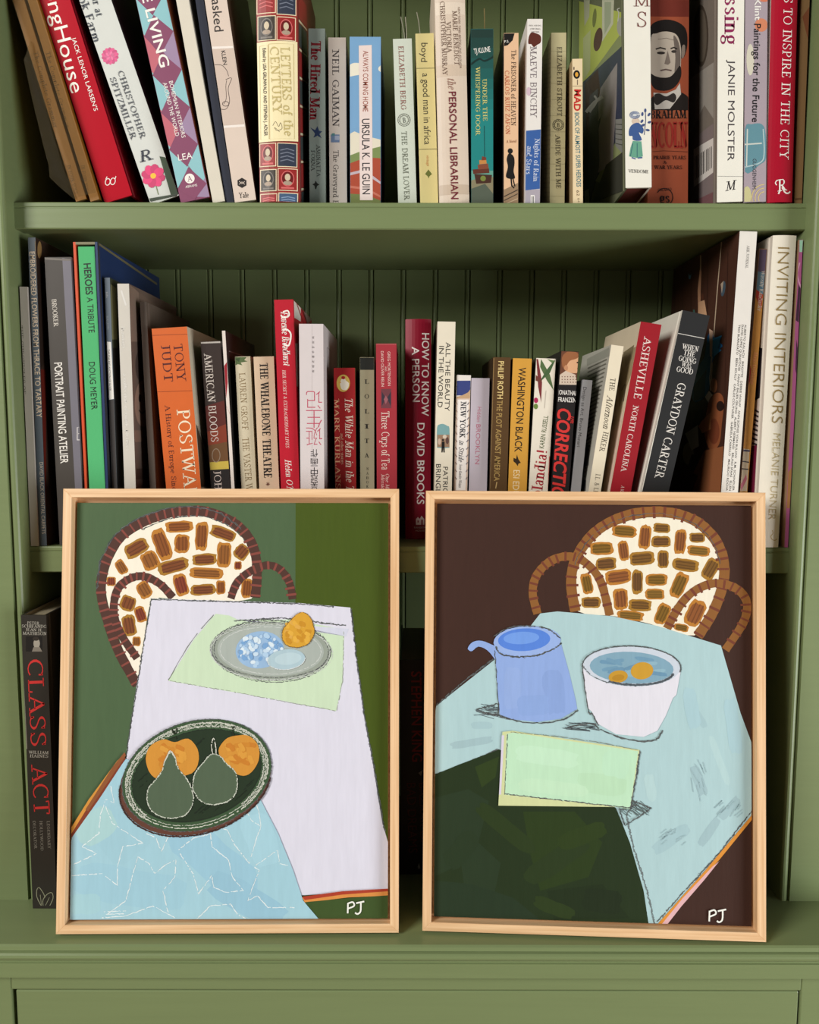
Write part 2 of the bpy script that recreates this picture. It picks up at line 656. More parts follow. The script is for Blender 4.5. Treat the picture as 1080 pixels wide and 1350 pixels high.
def shelf_board(zt, zb, lip=0.0015):
    # front edge strip slightly proud below, with a small rounded upper edge
    prof = [(0.0012, zt), (0.0003, zt - 0.0005), (0, zt - 0.0012), (0, zt - 0.0042), (0.0007, zt - 0.0048), (0.0007, zt - 0.0055), (0, zt - 0.006),
            (0, zb + 0.001), (0.001, zb), (0.02, zb), (0.02, zb + lip), (BACK, zb + lip), (BACK, zt)]
    return case_part(extrude_profile('shelf', prof, -HALF, HALF, 'x', GREEN_M))


shelf_board(UP_T, UP_B)
shelf_board(MID_T, MID_B)
case_part(box('top_board', -HALF, HALF, FACE, BACK, TOP_B, TOP_B + 0.10, GREEN_M))
for s in (-1, 1):
    xa, xb = sorted((s * HALF, s * 0.40))
    case_part(box('side_panel', xa, xb, -0.004, BACK, LEDGE, TOP_B + 0.1, GREEN_M))
    # stile with a rounded bead along the opening, a groove and a flat face
    B0 = HALF
    prof = [(B0, -0.004), (B0, FACE + 0.0035)]
    for k in range(7):
        t = math.pi * (1 - k / 6)
        prof.append((B0 + 0.0038 + 0.0038 * math.cos(t), FACE + 0.0035 - 0.0035 * math.sin(t)))
    prof += [(B0 + 0.0078, FACE + 0.004), (B0 + 0.0092, FACE + 0.004), (B0 + 0.0096, FACE), (0.469, FACE), (0.4695, FACE + 0.001), (0.4695, -0.004)]
    case_part(extrude_profile('stile', [(s * p[0], p[1]) for p in prof], LEDGE, TOP_B + 0.1, 'z', GREEN_M))

# beadboard back: tongue-and-groove boards, one object each
PITCH = 0.0402
gx = at_y(619.0, 450.0, BACK).x
n0 = int(math.floor((-HALF - gx) / PITCH))
plank_mesh = None
for k in range(n0, n0 + 22):
    xs = gx + k * PITCH
    if xs > HALF or xs + PITCH < -HALF:
        continue
    if plank_mesh is None:
        prof = [(0, 0.006), (0.0004, 0.0014), (0.0012, 0.0)]
        prof += [(PITCH - 0.0068, 0.0), (PITCH - 0.0060, 0.0022), (PITCH - 0.0054, 0.0022)]
        for j in range(5):
            t = math.pi * (1 - j / 4)
            prof.append((PITCH - 0.0029 + 0.0024 * math.cos(t), 0.0014 - 0.0014 * math.sin(t)))
        prof += [(PITCH - 0.0003, 0.006)]
        o = extrude_profile('board', prof, LEDGE, TOP_B, 'z', GREEN_M)
        plank_mesh = o.data
    else:
        o = bpy.data.objects.new('board', plank_mesh)
        COL.objects.link(o)
    o.parent = bookcase
    o.location = (xs, BACK, -LEDGE)

# ledge: deep top with a stepped nosing
L_F = -0.096
prof = [(BACK, LEDGE), (L_F + 0.002, LEDGE), (L_F, LEDGE - 0.0015), (L_F - 0.0006, LEDGE - 0.005), (L_F + 0.0012, LEDGE - 0.0062)]
for j in range(7):
    t = math.pi * j / 6
    prof.append((L_F + 0.0005 - 0.004 * math.sin(t), LEDGE - 0.0105 + 0.004 * math.cos(t)))
prof += [(L_F + 0.0004, LEDGE - 0.0152), (L_F + 0.0004, LEDGE - 0.0172), (L_F - 0.0012, LEDGE - 0.0176), (L_F - 0.0014, LEDGE - 0.0318),
         (L_F + 0.0, LEDGE - 0.0328), (L_F + 0.012, LEDGE - 0.0328), (BACK, LEDGE - 0.0328)]
ledge = extrude_profile('ledge', [(p[0], p[1] - LEDGE) for p in prof], -0.47, 0.47, 'x', GREEN_M)
ledge.location = (0, 0, LEDGE)
tag(ledge, 'green painted wooden ledge with moulded front edge under the two paintings', 'ledge')

cab = empty('base_cabinet', (0, 0, 0))
tag(cab, 'green painted base cabinet with a wide inset drawer below the ledge', 'cabinet')
CF = L_F + 0.006                     # face of the cabinet frame
zt = LEDGE - 0.0329
DL = at_y(16.0, 1330, CF).x
DR = at_y(1055.0, 1330, CF).x
DT = at_y(540, 1305.5, CF).z
box('top_rail', DL, DR, CF, CF + 0.02, DT, zt, GREEN_M, cab, 0.0012)
box('stile', -0.47, DL, CF, CF + 0.02, 0.06, zt, GREEN_M, cab, 0.0012)
box('stile', DR, 0.47, CF, CF + 0.02, 0.06, zt, GREEN_M, cab, 0.0012)
box('middle_rail', DL, DR, CF, CF + 0.02, DT - 0.22, DT - 0.18, GREEN_M, cab, 0.0012)
box('bottom_rail', DL, DR, CF, CF + 0.02, 0.06, 0.12, GREEN_M, cab, 0.0012)
dr = box('drawer_front', DL + 0.0038, DR - 0.0015, CF + 0.001, CF + 0.018, DT - 0.178, DT - 0.0012, GREEN_M, cab, 0.0015)
for sx in (-0.22, 0.22):
    prof = [(0.0, 0.0), (0.004, 0.0), (0.005, 0.012), (0.013, 0.018), (0.014, 0.024), (0.008, 0.028), (0.0, 0.029)]
    v, f = [], []
    for i, (r, y) in enumerate(prof):
        for k in range(16):
            a = 2 * math.pi * k / 16
            v.append((sx + r * math.cos(a), CF + 0.001 - y, DT - 0.095 + r * math.sin(a)))
    for i in range(len(prof) - 1):
        for k in range(16):
            f.append((i * 16 + k, i * 16 + (k + 1) % 16, (i + 1) * 16 + (k + 1) % 16, (i + 1) * 16 + k))
    kb = mesh_obj('knob', v, f, mat((170, 150, 100), 'foil'), dr, smooth=True)
for a, b in ((DL + 0.003, -0.0015), (0.0015, DR - 0.003)):
    box('door', a, b, CF + 0.001, CF + 0.018, 0.122, DT - 0.222, GREEN_M, cab, 0.0015)
box('carcass', -0.46, 0.46, CF + 0.021, BACK, 0.0, LEDGE - 0.034, mat((70, 80, 55), 'paint_wood'), cab)

# ------------------------------------------------------------------ books
WHITE = (238, 234, 224)
BLACK = (30, 28, 27)
PAGE = (222, 210, 186)
UPG = 'books standing on the upper shelf'
MIDG = 'books standing on the middle shelf'


def Z(ox, oy, s):
    return lambda x, y: (ox + x / s, oy + y / s, s)


z1, z2, z3, z4 = Z(0, 0, 3.857), Z(260, 0, 3.857), Z(510, 0, 3.857), Z(740, 0, 3.176)
zA, zB, zC, zD, zE = Z(0, 290, 3.553), Z(180, 380, 3.857), Z(350, 380, 3.857), Z(580, 380, 3.857), Z(780, 290, 3.553)
zL, zM = Z(0, 640, 1.9), Z(500, 640, 1.9)


def T(z, s, x0, y0, x1, y1, size, col, **opt):
    a, b = z(x0, y0), z(x1, y1)
    return (s, a[0], a[1], b[0], b[1], size / a[2], col, opt)


def S(z, s, x0, y0, x1, y1, size, col, **opt):
    opt['font'] = 'serif'
    return T(z, s, x0, y0, x1, y1, size, col, **opt)


def P(z, pts, col):
    return ([z(p[0], p[1])[:2] for p in pts], col)


def RB(z, pts, w, col, smooth=False):
    q = [z(p[0], p[1]) for p in pts]
    k = q[0][2]
    q = [(a[0], a[1]) for a in q]
    if smooth:
        q = [tuple(p) for p in catmull(q, 5)]
    return (ribbon(q, w / k), col)


def pose(shelf_z, low, top, Y, tilt=0.0, height=None, lift=0.0, slim=0.0006, beta=None):
    """A book's frame from its two spine edges at two pixel rows, standing on its shelf at setback Y."""
    l1, r1 = at_y(low[0], low[2], Y), at_y(low[1], low[2], Y)
    l2, r2 = at_y(top[0], top[2], Y), at_y(top[1], top[2], Y)
    m1, m2 = (l1 + r1) / 2, (l2 + r2) / 2
    beta = math.atan2(m2.x - m1.x, m2.z - m1.z) if beta is None else beta
    w = ((r1 - l1).length + (r2 - l2).length) / 2 * math.cos(beta) - slim
    z0 = shelf_z + (w / 2) * abs(math.sin(beta)) + lift + 0.0002
    x0 = m1.x + (z0 - m1.z) * math.tan(beta)
    h = height or (m2.z - z0) / math.cos(beta)
    M = Matrix.Translation((x0, Y, z0)) @ Matrix.Rotation(beta, 4, 'Y') @ Matrix.Rotation(tilt, 4, 'X')
    return M, w, h


BOOK_LOG = []


def book(label, shelf, low, top, Y, depth, spine, left=None, right=None, hard=False, bulge=0.0, height=None,
         name=None, page=PAGE, kind='cover', sp=(), lc=(), rc=(), txt=(), ltxt=(), rtxt=(), tilt=0.0, lift=0.0, group=None, slim=0.0006, beta=None):
    shelf_z = {'up': UP_T, 'mid': MID_T, 'low': LEDGE}[shelf]
    M, w, h = pose(shelf_z, low, top, Y, tilt, height, lift, slim, beta)
    name = name or ('hardcover_book' if hard else 'paperback_book')
    root = empty(name)
    root.matrix_world = M
    tag(root, label, 'book', group or {'up': UPG, 'mid': MIDG, 'low': None}[shelf])
    t = 0.0022 if hard else 0.0006
    b = bulge
    n = 8 if bulge else 1
    outer = [(-w / 2, depth)]
    inner = [(-w / 2 + t, depth)]
    if hard:
        outer += [(-w / 2, b + 0.0095), (-w / 2 + 0.0011, b + 0.0075), (-w / 2, b + 0.0055)]
        inner += [(-w / 2 + t, b + 0.0095), (-w / 2 + t + 0.0003, b + 0.0075), (-w / 2 + t, b + 0.0055)]
    for i in range(n + 1):
        x = -w / 2 + w * i / n
        outer.append((x, b * (2 * x / w) ** 2))
        xi = x * (w - 2 * t) / w
        inner.append((xi, b * (2 * x / w) ** 2 + t))
    if hard:
        outer += [(w / 2, b + 0.0055), (w / 2 - 0.0011, b + 0.0075), (w / 2, b + 0.0095)]
        inner += [(w / 2 - t, b + 0.0055), (w / 2 - t - 0.0003, b + 0.0075), (w / 2 - t, b + 0.0095)]
    outer.append((w / 2, depth))
    inner.append((w / 2 - t, depth))
    m = len(outer)
    V = []
    for zz in (0.0, h):
        V += [(p[0], p[1], zz) for p in outer] + [(p[0], p[1], zz) for p in inner]
    Fc, fm = [], []
    k0 = 3 if hard else 0
    for i in range(m - 1):
        mi = 1 if i <= k0 else (2 if i >= m - 2 - k0 else 0)
        Fc.append((i, i + 1, 2 * m + i + 1, 2 * m + i)); fm.append(mi)
        Fc.append((m + i + 1, m + i, 3 * m + i, 3 * m + i + 1)); fm.append(3)
        Fc.append((m + i, m + i + 1, i + 1, i)); fm.append(mi)
        Fc.append((2 * m + i, 2 * m + i + 1, 3 * m + i + 1, 3 * m + i)); fm.append(mi)
    Fc.append((0, 2 * m, 3 * m, m)); fm.append(1)
    Fc.append((m - 1, 2 * m - 1, 4 * m - 1, 3 * m - 1)); fm.append(2)
    mesh_obj('cover', V, Fc, [mat(spine, kind), mat(left or spine, kind), mat(right or spine, kind), mat(page, 'cover')], root, fm)
    ov = 0.003 if hard else 0.0004
    v, f = box_data(-w / 2 + t + 0.0002, w / 2 - t - 0.0002, b + t + 0.0012, depth - ov, ov, h - ov)
    mesh_obj('page_block', v, f, mat(page, 'pages'), root)
    minv = M.inverted()
    if sp or txt:
        sh = Sheet(minv, 1, 0.0, -1, 0.000012, (-w / 2 + .0002, w / 2 - .0002, 0.0004, h - 0.0004), (w, b) if b else None)
        if sp:
            add_shapes('spine_print', sh, sp, root, kind)
        for it in txt:
            add_text(sh, root, it)
    for sgn, cov, tx in ((-1, lc, ltxt), (1, rc, rtxt)):
        if cov or tx:
            sh = Sheet(minv, 0, sgn * w / 2, sgn, 0.000012, (b + (0.0005 if not hard else 0.010), depth, 0.0004, h - 0.0004))
            if cov:
                add_shapes('cover_print', sh, cov, root, kind)
            for it in tx:
                add_text(sh, root, it)
    BOOK_LOG.append((label, shelf, M, w, h, depth))
    return root, M, w, h


def thread(root, M, w, h, px_pts, col, wpx=1.0):
    """A thin bookmark ribbon standing out of the top of a book."""
    minv = M.inverted()
    pts = [to_plane(minv, p[0], p[1], 1, 0.02) for p in px_pts]
    q = ribbon([(p.x, p.z) for p in pts], wpx * 0.0008)
    V, Fc = [], []
    for s in q:
        k = len(V)
        for yy in (0.02, 0.0204):
            V += [(p[0], yy, p[1]) for p in s]
        Fc += [(k, k + 1, k + 2, k + 3), (k + 7, k + 6, k + 5, k + 4), (k, k + 4, k + 5, k + 1), (k + 2, k + 6, k + 7, k + 3)]
    mesh_obj('bookmark_thread', V, Fc, mat(col, 'cloth'), root)


# ---- upper shelf
OCHRE = (134, 90, 26)
OB = math.atan2(at_y(33.5, 0, 0.0).x - at_y(117, 267, 0.0).x, at_y(35, 0, 0.0).z - at_y(118, 267, 0.0).z)
for i, (lo, tp, lab) in enumerate((((98.5, 117.5, 267), (21.5, 34, 0), 'ochre volume inside the crumpled clear sleeve, the one facing the bookcase side'),
                                   ((118, 134, 267), (34.5, 45.5, 0), 'ochre volume inside the crumpled clear sleeve, touching the red leaning book'))):
    dk = (88, 60, 22)
    book(lab, 'up', lo, tp, 0.0, 0.165, OCHRE, height=0.212, beta=OB, page=(120, 95, 50), txt=[
        S(z1, 'The Complete Grammar', 180 + 62 * i, 262, 285 + 60 * i, 650, 22, dk),
        S(z1, 'IN FOUR VOLS', 348 + 72 * i, 840, 388 + 55 * i, 985, 18, dk)])

DKRED = (178, 24, 40)
book('red leaning hardcover with big rounded white letters and a spectacles mark', 'up', (136, 171.5, 255), (49.5, 95.5, 0), 0.006, 0.2, DKRED, DKRED, (120, 14, 26), hard=True, height=0.29,
     page=(70, 60, 52), kind='gloss', txt=[
    T(z1, 'LongHouse', 240, -125, 396, 468, 70, WHITE),
    T(z1, "JACK LENOR LARSEN'S", 374, 190, 489, 563, 21, WHITE)],
    sp=[RB(z1, ell(548, 925, 12, 17, 15) + ell(548, 925, 12, 17, 15)[:1], 4, WHITE), RB(z1, ell(574, 922, 12, 17, 15) + ell(574, 922, 12, 17, 15)[:1], 4, WHITE),
        RB(z1, [(538, 912), (545, 898)], 4, WHITE), RB(z1, [(585, 912), (590, 896)], 4, WHITE)])


def flower(z, cx, cy, r, n, col, ccol, k=.55):
    out = []
    for i in range(n):
        a = 360 * i / n + 11
        x, y = cx + r * .58 * math.cos(math.radians(a)), cy + r * .58 * math.sin(math.radians(a))
        out.append(P(z, ell(x, y, r * .48, r * k * .5, a, 12), (col if i % 2 else tuple(int(c * .9) for c in col))))
    out.append(P(z, ell(cx, cy, r * .25, r * .25, 0, 12), ccol))
    return out


PINK = (222, 92, 140)
GREYW = (206, 208, 200)
book('pale grey leaning hardcover with a round pink dahlia and a pink cosmos on its spine', 'up', (197.5, 236, 262), (102, 149, 0), 0.012, 0.19, GREYW, GREYW, (36, 36, 32), hard=True, height=0.285,
     page=(60, 56, 50), sp=flower(z1, 560, 285, 42, 14, PINK, (190, 60, 110)) + flower(z1, 560, 285, 24, 9, (232, 120, 160), PINK) + [
         RB(z1, [(790, 930), (806, 990)], 4, (120, 130, 90))] + flower(z1, 780, 895, 58, 8, (224, 70, 120), (240, 190, 60), .75) + [
         P(z1, [(812, 795), (845, 800), (905, 985), (872, 1000)], (58, 74, 52)), P(z1, [(720, 450), (745, 520), (800, 600), (760, 560)], (180, 170, 168)),
         P(z1, [(760, 1010), (905, 985), (905, 1025), (765, 1025)], (64, 74, 60))],
     txt=[S(z1, 'A Year at', 455, -130, 508, 82, 34, (70, 76, 84)), S(z1, 'Brook Farm', 385, -110, 497, 215, 42, (70, 76, 84)),
          S(z1, 'CHRISTOPHER', 612, 362, 730, 705, 28, (80, 84, 90)), S(z1, 'SPITZMILLER', 572, 395, 682, 708, 28, (80, 84, 90)),
          S(z1, 'R', 705, 800, 775, 782, 52, (60, 64, 74), slant=.15)])

PLUM, TEAL, LAV, CORAL = (132, 70, 98), (140, 190, 194), (156, 132, 160), (190, 100, 112)
dsp = [P(z1, [(680, -10), (865, -10), (900, 180), (720, 180)], TEAL)]
lft = [(TEAL, 702, 90), (CORAL, 742, 290), (TEAL, 790, 480), (CORAL, 836, 670), (TEAL, 882, 850)]
for c, x, y in lft:
    dsp.append(P(z1, [(x - 40, y - 110), (x + 80, y), (x + 10, y + 110), (x - 40, y + 60)], c))
for c, x, y in [(TEAL, 860, 70), (LAV, 905, 255), (TEAL, 948, 450), (LAV, 990, 640), (TEAL, 1030, 830), (LAV, 1070, 1000)]:
    dsp.append(P(z1, [(x + 20, y - 110), (x + 20, y + 110), (x, y + 100), (x - 82, y), (x - 22, y - 100)], c))
for i, y in enumerate((-20, 176, 372, 562, 750, 950)):
    x = 755 + (y + 20) * 0.228
    dsp.append(P(z1, [(x - 18, y - 100), (x + 82, y - 18), (x + 22, y + 98), (x - 78, y + 14)], PLUM))
dsp += [P(z1, ell(965, 908, 25, 25), WHITE)]
book('hardcover spine patterned with plum, teal and coral diamonds and white lettering', 'up', (237.5, 277, 262), (178, 221, 0), 0.004, 0.18, PLUM, PLUM, (120, 62, 34), hard=True, height=0.28,
     sp=dsp, txt=[T(z1, 'E LIVING', 742, -30, 840, 340, 50, WHITE, bold=0.012), T(z1, 'BOHEMIAN INTERIORS', 869, 413, 935, 700, 20, WHITE),
                  T(z1, 'AROUND THE WORLD', 838, 420, 903, 692, 20, WHITE), T(z1, 'LEA', 906, 802, 978, 790, 32, WHITE),
                  S(z1, 'A', 952, 911, 978, 906, 26, PLUM), T(z1, 'ABRAMS', 944, 951, 1003, 941, 12, WHITE)])
book('slim cream hardcover without lettering leaning beside a navy one', 'up', (279.5, 296, 262), (231.5, 249.5, 0), 0.004, 0.17, (214, 206, 188), hard=True, height=0.272)
book('slim navy hardcover without lettering leaning beside a cream one', 'up', (297, 308, 262), (257, 269, 0), 0.006, 0.17, (40, 44, 58), hard=True, height=0.27)
CRE = (216, 198, 182)
book('creamy pink leaning softcover with a line drawing and a black hexagon mark', 'up', (308.5, 338, 262), (269.5, 299.5, 0), 0.002, 0.165, CRE, CRE, (70, 52, 40), height=0.262,
     sp=[P(z2, [(70, 238), (182, 234), (184, 244), (72, 250)], (236, 226, 216)), P(z2, [(130, 640), (240, 632), (242, 644), (132, 652)], (236, 226, 216)),
         P(z2, [(72, 252), (184, 246), (238, 630), (132, 638)], (206, 186, 170)),
         RB(z2, [(88, 330), (125, 332), (150, 358), (160, 388)], 3, (80, 66, 60), True), RB(z2, [(145, 405), (175, 398), (158, 450), (165, 515), (150, 552), (125, 556), (118, 545)], 3, (80, 66, 60), True),
         RB(z2, [(150, 408), (146, 440), (148, 500), (135, 530)], 2.5, (80, 66, 60), True), RB(z2, ell(145, 528, 16, 12) + ell(145, 528, 16, 12)[:1], 3, (80, 66, 60)),
         P(z2, ell(228, 930, 26, 26, 30, 6), (40, 34, 30)), RB(z2, [(214, 922), (228, 935), (242, 922)], 3, CRE), RB(z2, [(214, 938), (228, 925), (242, 938)], 3, CRE)],
     txt=[T(z2, 'Unmasked', 82, -150, 112, 160, 46, (52, 46, 44)), T(z2, 'KLEIN', 132, 258, 143, 330, 20, (52, 46, 44), bold=.01),
          S(z2, 'Yale', 212, 994, 262, 990, 26, (52, 46, 44))])


def stamp(z, x0, y0, x1, y1, col, face=True):
    w, h = x1 - x0, y1 - y0
    out = [P(z, rect(x0 - 4, y0 - 4, x1 + 4, y1 + 4), (232, 216, 180)), P(z, rect(x0, y0, x1, y1), col)]
    lt = tuple(min(255, int(c * 1.0 + 60)) for c in col)
    if face:
        cx, cy = (x0 + x1) / 2, y0 + h * .45
        out += [P(z, ell(cx, cy, w * .36, h * .38), lt), P(z, ell(cx, cy, w * .31, h * .33), tuple(int(c * .7) for c in col)),
                P(z, ell(cx, cy - h * .06, w * .15, h * .17), (206, 190, 160)), P(z, ell(cx, cy + h * .22, w * .24, h * .1), (170, 150, 130)),
                P(z, rect(x0 + w * .15, y1 - h * .14, x1 - w * .15, y1 - h * .06), lt)]
    else:
        for k in range(4):
            out.append(RB(z, [(x0 + w * .12, y0 + h * (.3 + .16 * k)), (x0 + w * .5, y0 + h * (.22 + .16 * k)), (x1 - w * .12, y0 + h * (.3 + .16 * k))], 5, lt))
    return out


SR, SN, SB, SU = (150, 44, 42), (54, 60, 74), (62, 54, 46), (70, 92, 120)
CREAM = (238, 224, 178)
st = [P(z2, rect(290, -5, 530, 1030), (150, 50, 44))]
st += stamp(z2, 303, -60, 396, 62, SR, False) + stamp(z2, 408, -60, 498, 70, SN, False) + stamp(z2, 308, 82, 396, 200, SB) + stamp(z2, 408, 88, 496, 202, SR)
st += stamp(z2, 318, 730, 398, 842, SR) + stamp(z2, 412, 730, 504, 845, SN, False) + stamp(z2, 322, 864, 400, 968, SB) + stamp(z2, 414, 860, 506, 966, SR) + stamp(z2, 322, 988, 404, 1060, SR, False) + stamp(z2, 418, 984, 508, 1060, SU, False)
st += [P(z2, [(298, 212), (508, 208), (512, 716), (306, 722)], CREAM)]
for q in ([(364, 225), (490, 222), (494, 704), (370, 708), (364, 225)], [(316, 232), (360, 230), (366, 706), (322, 708), (316, 232)]):
    st.append(RB(z2, q, 3, (196, 176, 120)))
st += [RB(z2, [(385, 640), (400, 620), (415, 645), (425, 625), (432, 655), (405, 665), (395, 650), (420, 672)], 2.5, (110, 96, 70), True)]
rst = []
for k in range(8):
    y = -40 + 140 * k
    rst.append(P(z2, [(512, y), (556, y + 70 - k * 6), (560, y + 190 - k * 6), (514, y + 120)], SR if k % 2 == 0 else (60, 66, 64)))
    rst.append(P(z2, [(512, y + 121), (559, y + 190 - k * 6), (559, y + 198 - k * 6), (512, y + 133)], (220, 204, 168)))
book('thick hardcover covered in red and navy postage stamps with a cream title panel', 'up', (341.5, 395.5, 262), (336.5, 391.5, 0), 0.0, 0.165, (150, 50, 44), (150, 50, 44), (120, 46, 40), hard=True, bulge=0.0035, height=0.245,
     sp=st, rc=rst, txt=[S(z2, 'LETTERS of the', 447, 240, 466, 692, 42, (196, 178, 118)), S(z2, 'CENTURY', 392, 240, 410, 585, 42, (196, 178, 118)),
                         T(z2, 'Edited by LISA GRUNWALD AND STEPHEN J. ADLER', 341, 244, 349, 690, 17, (70, 60, 50), bold=.008)])

book('sage grey paperback with maroon title and a small blue swallow', 'up', (407.8, 430, 262), (406.3, 428.8, 37.6), 0.028, 0.13, (142, 154, 144), right=(120, 134, 122),
     sp=[P(z2, [(575, 648), (600, 662), (612, 642), (620, 664), (636, 668), (622, 682), (634, 704), (612, 690), (592, 700), (600, 680)], (48, 64, 96)),
         P(z2, [(603, 918), (611, 932), (622, 938), (610, 946), (606, 962), (600, 962), (597, 945), (586, 938), (598, 931)], (44, 48, 44))],
     txt=[S(z2, 'The Hired Man', 605, 208, 597, 612, 46, (132, 34, 42), bold=.7), S(z2, 'AMINATTA', 616, 736, 618, 900, 18, (60, 66, 62)), S(z2, 'FORNA', 590, 764, 590, 870, 18, (60, 66, 62))])
book('light taupe paperback with black serif author name and a blue jar picture', 'up', (433.8, 458.5, 262), (433, 455.8, 49.5), 0.03, 0.128, (196, 184, 172), right=(110, 100, 92),
     sp=[P(z2, rect(680, 684, 724, 724), (96, 116, 146)), P(z2, rect(684, 678, 700, 690), (70, 120, 120)), P(z2, rect(700, 690, 724, 712), (150, 158, 176))],
     txt=[S(z2, 'NEIL GAIMAN', 704, 250, 705, 645, 32, (62, 56, 56)), S(z2, 'The Graveyard Book', 706, 764, 704, 1100, 26, (80, 74, 70))])
sky = (118, 160, 196)
book('sky blue paperback with painted clouds and red hills and a pale title strip', 'up', (461, 502.7, 262), (461, 502.3, 48.5), 0.012, 0.13, sky, right=(60, 74, 92),
     sp=[P(z2, [tuple(p) for p in catmull([(775, 330), (800, 320), (840, 325), (870, 345), (840, 375), (800, 385), (775, 390)], 4)], (226, 220, 200)),
         P(z2, ell(945, 350, 24, 18), (226, 220, 200)), P(z2, [(775, 680), (800, 668), (850, 690), (935, 710), (942, 780), (775, 790)], (220, 212, 190)),
         P(z2, [(775, 790), (830, 770), (942, 745), (942, 830), (775, 840)], (122, 138, 84)), P(z2, [(775, 830), (860, 800), (942, 805), (942, 1030), (775, 1030)], (166, 74, 52)),
         RB(z2, [(775, 885), (830, 872), (890, 900), (942, 930)], 14, (186, 172, 178)), RB(z2, [(775, 950), (860, 960), (942, 1000)], 12, (190, 110, 90)), P(z2, [(775, 985), (860, 990), (942, 1020), (942, 1040), (775, 1040)], (110, 120, 70)),
         P(z2, [(822, 232), (888, 229), (893, 1018), (828, 1018)], (226, 208, 200))],
     rc=[P(z2, [(942, 200), (985, 300), (985, 700), (942, 700)], (86, 116, 142)), P(z2, [(942, 760), (985, 760), (985, 1040), (942, 1040)], (96, 50, 40))],
     txt=[T(z2, 'ALWAYS COMING HOME', 857, 258, 856, 568, 26, (150, 80, 62), bold=.01), T(z2, 'URSULA K. LE GUIN', 857, 604, 860, 988, 38, (52, 48, 50), bold=.01)])


def emblem(z, cx, cy, r, col):
    out = []
    for rr in (r, r * .68):
        e = ell(cx, cy, rr, rr, 0, 20)
        out.append(RB(z, e + e[:1], r * .09, col))
    for k in range(16):
        a = k * math.pi / 8
        out.append(RB(z, [(cx + r * .76 * math.cos(a), cy + r * .76 * math.sin(a)), (cx + r * .92 * math.cos(a), cy + r * .92 * math.sin(a))], r * .1, col))
    return out


MINT = (200, 206, 190)
r_ = book('pale mint paperback with rust author name, round stamp emblem and thread bookmarks', 'up', (525.3, 549, 262), (517, 544, 51), 0.02, 0.13, MINT, left=(120, 124, 112),
     sp=emblem(z3, 88, 610, 32, (110, 112, 100)), txt=[S(z3, 'ELIZABETH BERG', 72, 236, 86, 560, 24, (146, 92, 82)), S(z3, 'B', 82, 612, 96, 610, 24, (90, 92, 84)), S(z3, 'THE DREAM LOVER', 88, 668, 103, 1018, 25, (112, 116, 100))])
thread(*r_, [(528.5, 22), (530.5, 32), (533, 44), (533.5, 53)], (150, 148, 130))
thread(*r_, [(534.5, 22), (535.8, 40), (536, 53)], (170, 166, 146))
YEL = (228, 214, 150)
r_ = book('pale yellow paperback with lowercase black sans title and a green leaf', 'up', (553.8, 578, 262), (547.2, 572.3, 44), 0.022, 0.13, YEL, left=(150, 140, 96),
     sp=[RB(z3, [(143, 348), (252, 346)], 3, (110, 104, 70)), RB(z3, [(160, 760), (262, 757)], 3, (110, 104, 70)), P(z3, [(212, 862), (230, 885), (216, 897), (213, 908), (209, 897), (195, 885)], (112, 120, 60))],
     txt=[T(z3, 'boyd', 192, 218, 190, 315, 32, (66, 62, 50)), T(z3, 'a good man in africa', 198, 373, 208, 735, 34, (66, 62, 50)), T(z3, 'vintage', 208, 790, 211, 844, 13, (200, 130, 70))])
thread(*r_, [(549.5, 16), (552, 28), (554, 45)], (150, 148, 130))
MAR = (112, 40, 48)
PL = (214, 196, 176)
book('tall beige hardcover with maroon capitals reading down its rounded spine', 'up', (580, 619, 262), (572.5, 614.5, 0), 0.004, 0.155, PL, PL, (150, 132, 112), hard=True, bulge=0.003, height=0.238,
     sp=[P(z3, [(240, 10), (402, 10), (404, 70), (242, 75)], (222, 206, 186)), P(z3, [(252, 330), (410, 325), (412, 380), (254, 390)], (206, 186, 164)), P(z3, [(266, 940), (418, 936), (420, 985), (268, 992)], (196, 176, 154))],
     txt=[S(z3, 'MARIE BENEDICT', 345, 54, 357, 330, 22, (112, 86, 70)), S(z3, 'VICTORIA', 313, 110, 319, 268, 22, (112, 86, 70)), S(z3, 'CHRISTOPHER MURRAY', 282, 6, 297, 383, 22, (112, 86, 70)),
          T(z3, 'NEW YORK TIMES BESTSELLING AUTHOR', 367, 34, 376, 345, 10, (132, 106, 90)), S(z3, 'the', 328, 398, 332, 456, 36, (150, 112, 96), slant=.3), T(z3, 'PERSONAL LIBRARIAN', 333, 466, 346, 1013, 36, MAR, bold=.01)])
kl = []
for i in range(14):
    y = 140 + i * 52
    t = i / 13
    c = tuple(int(a + (b - a) * min(1, t * 1.6)) for a, b in zip((36, 58, 52), (36, 128, 124)))
    kl.append(P(z3, rect(420, y, 560, y + 56), c))
kl += [P(z3, [(420, 868), (560, 868), (560, 920), (420, 920)], (96, 152, 136)), P(z3, [(420, 918), (470, 905), (560, 900), (560, 1040), (420, 1040)], (132, 124, 96)), P(z3, [(425, 960), (500, 935), (560, 985), (560, 1040), (425, 1040)], (84, 92, 78)),
       P(z3, [(437, 862), (520, 856), (522, 880), (440, 885)], (96, 52, 40)), P(z3, [(462, 838), (515, 832), (518, 858), (465, 862)], (128, 72, 52)), P(z3, [(470, 815), (505, 812), (508, 832), (472, 836)], (190, 130, 70)),
       P(z3, [(485, 795), (505, 800), (506, 814), (482, 816)], (120, 60, 44)), P(z3, [(445, 885), (535, 890), (530, 930), (455, 935)], (70, 44, 34)), P(z3, ell(490, 908, 14, 14), (116, 128, 60)), RB(z3, [(498, 802), (496, 640)], 3, (30, 70, 70)),
       RB(z3, [(425, 330), (470, 300), (500, 310), (560, 280)], 8, (30, 48, 44), True)]
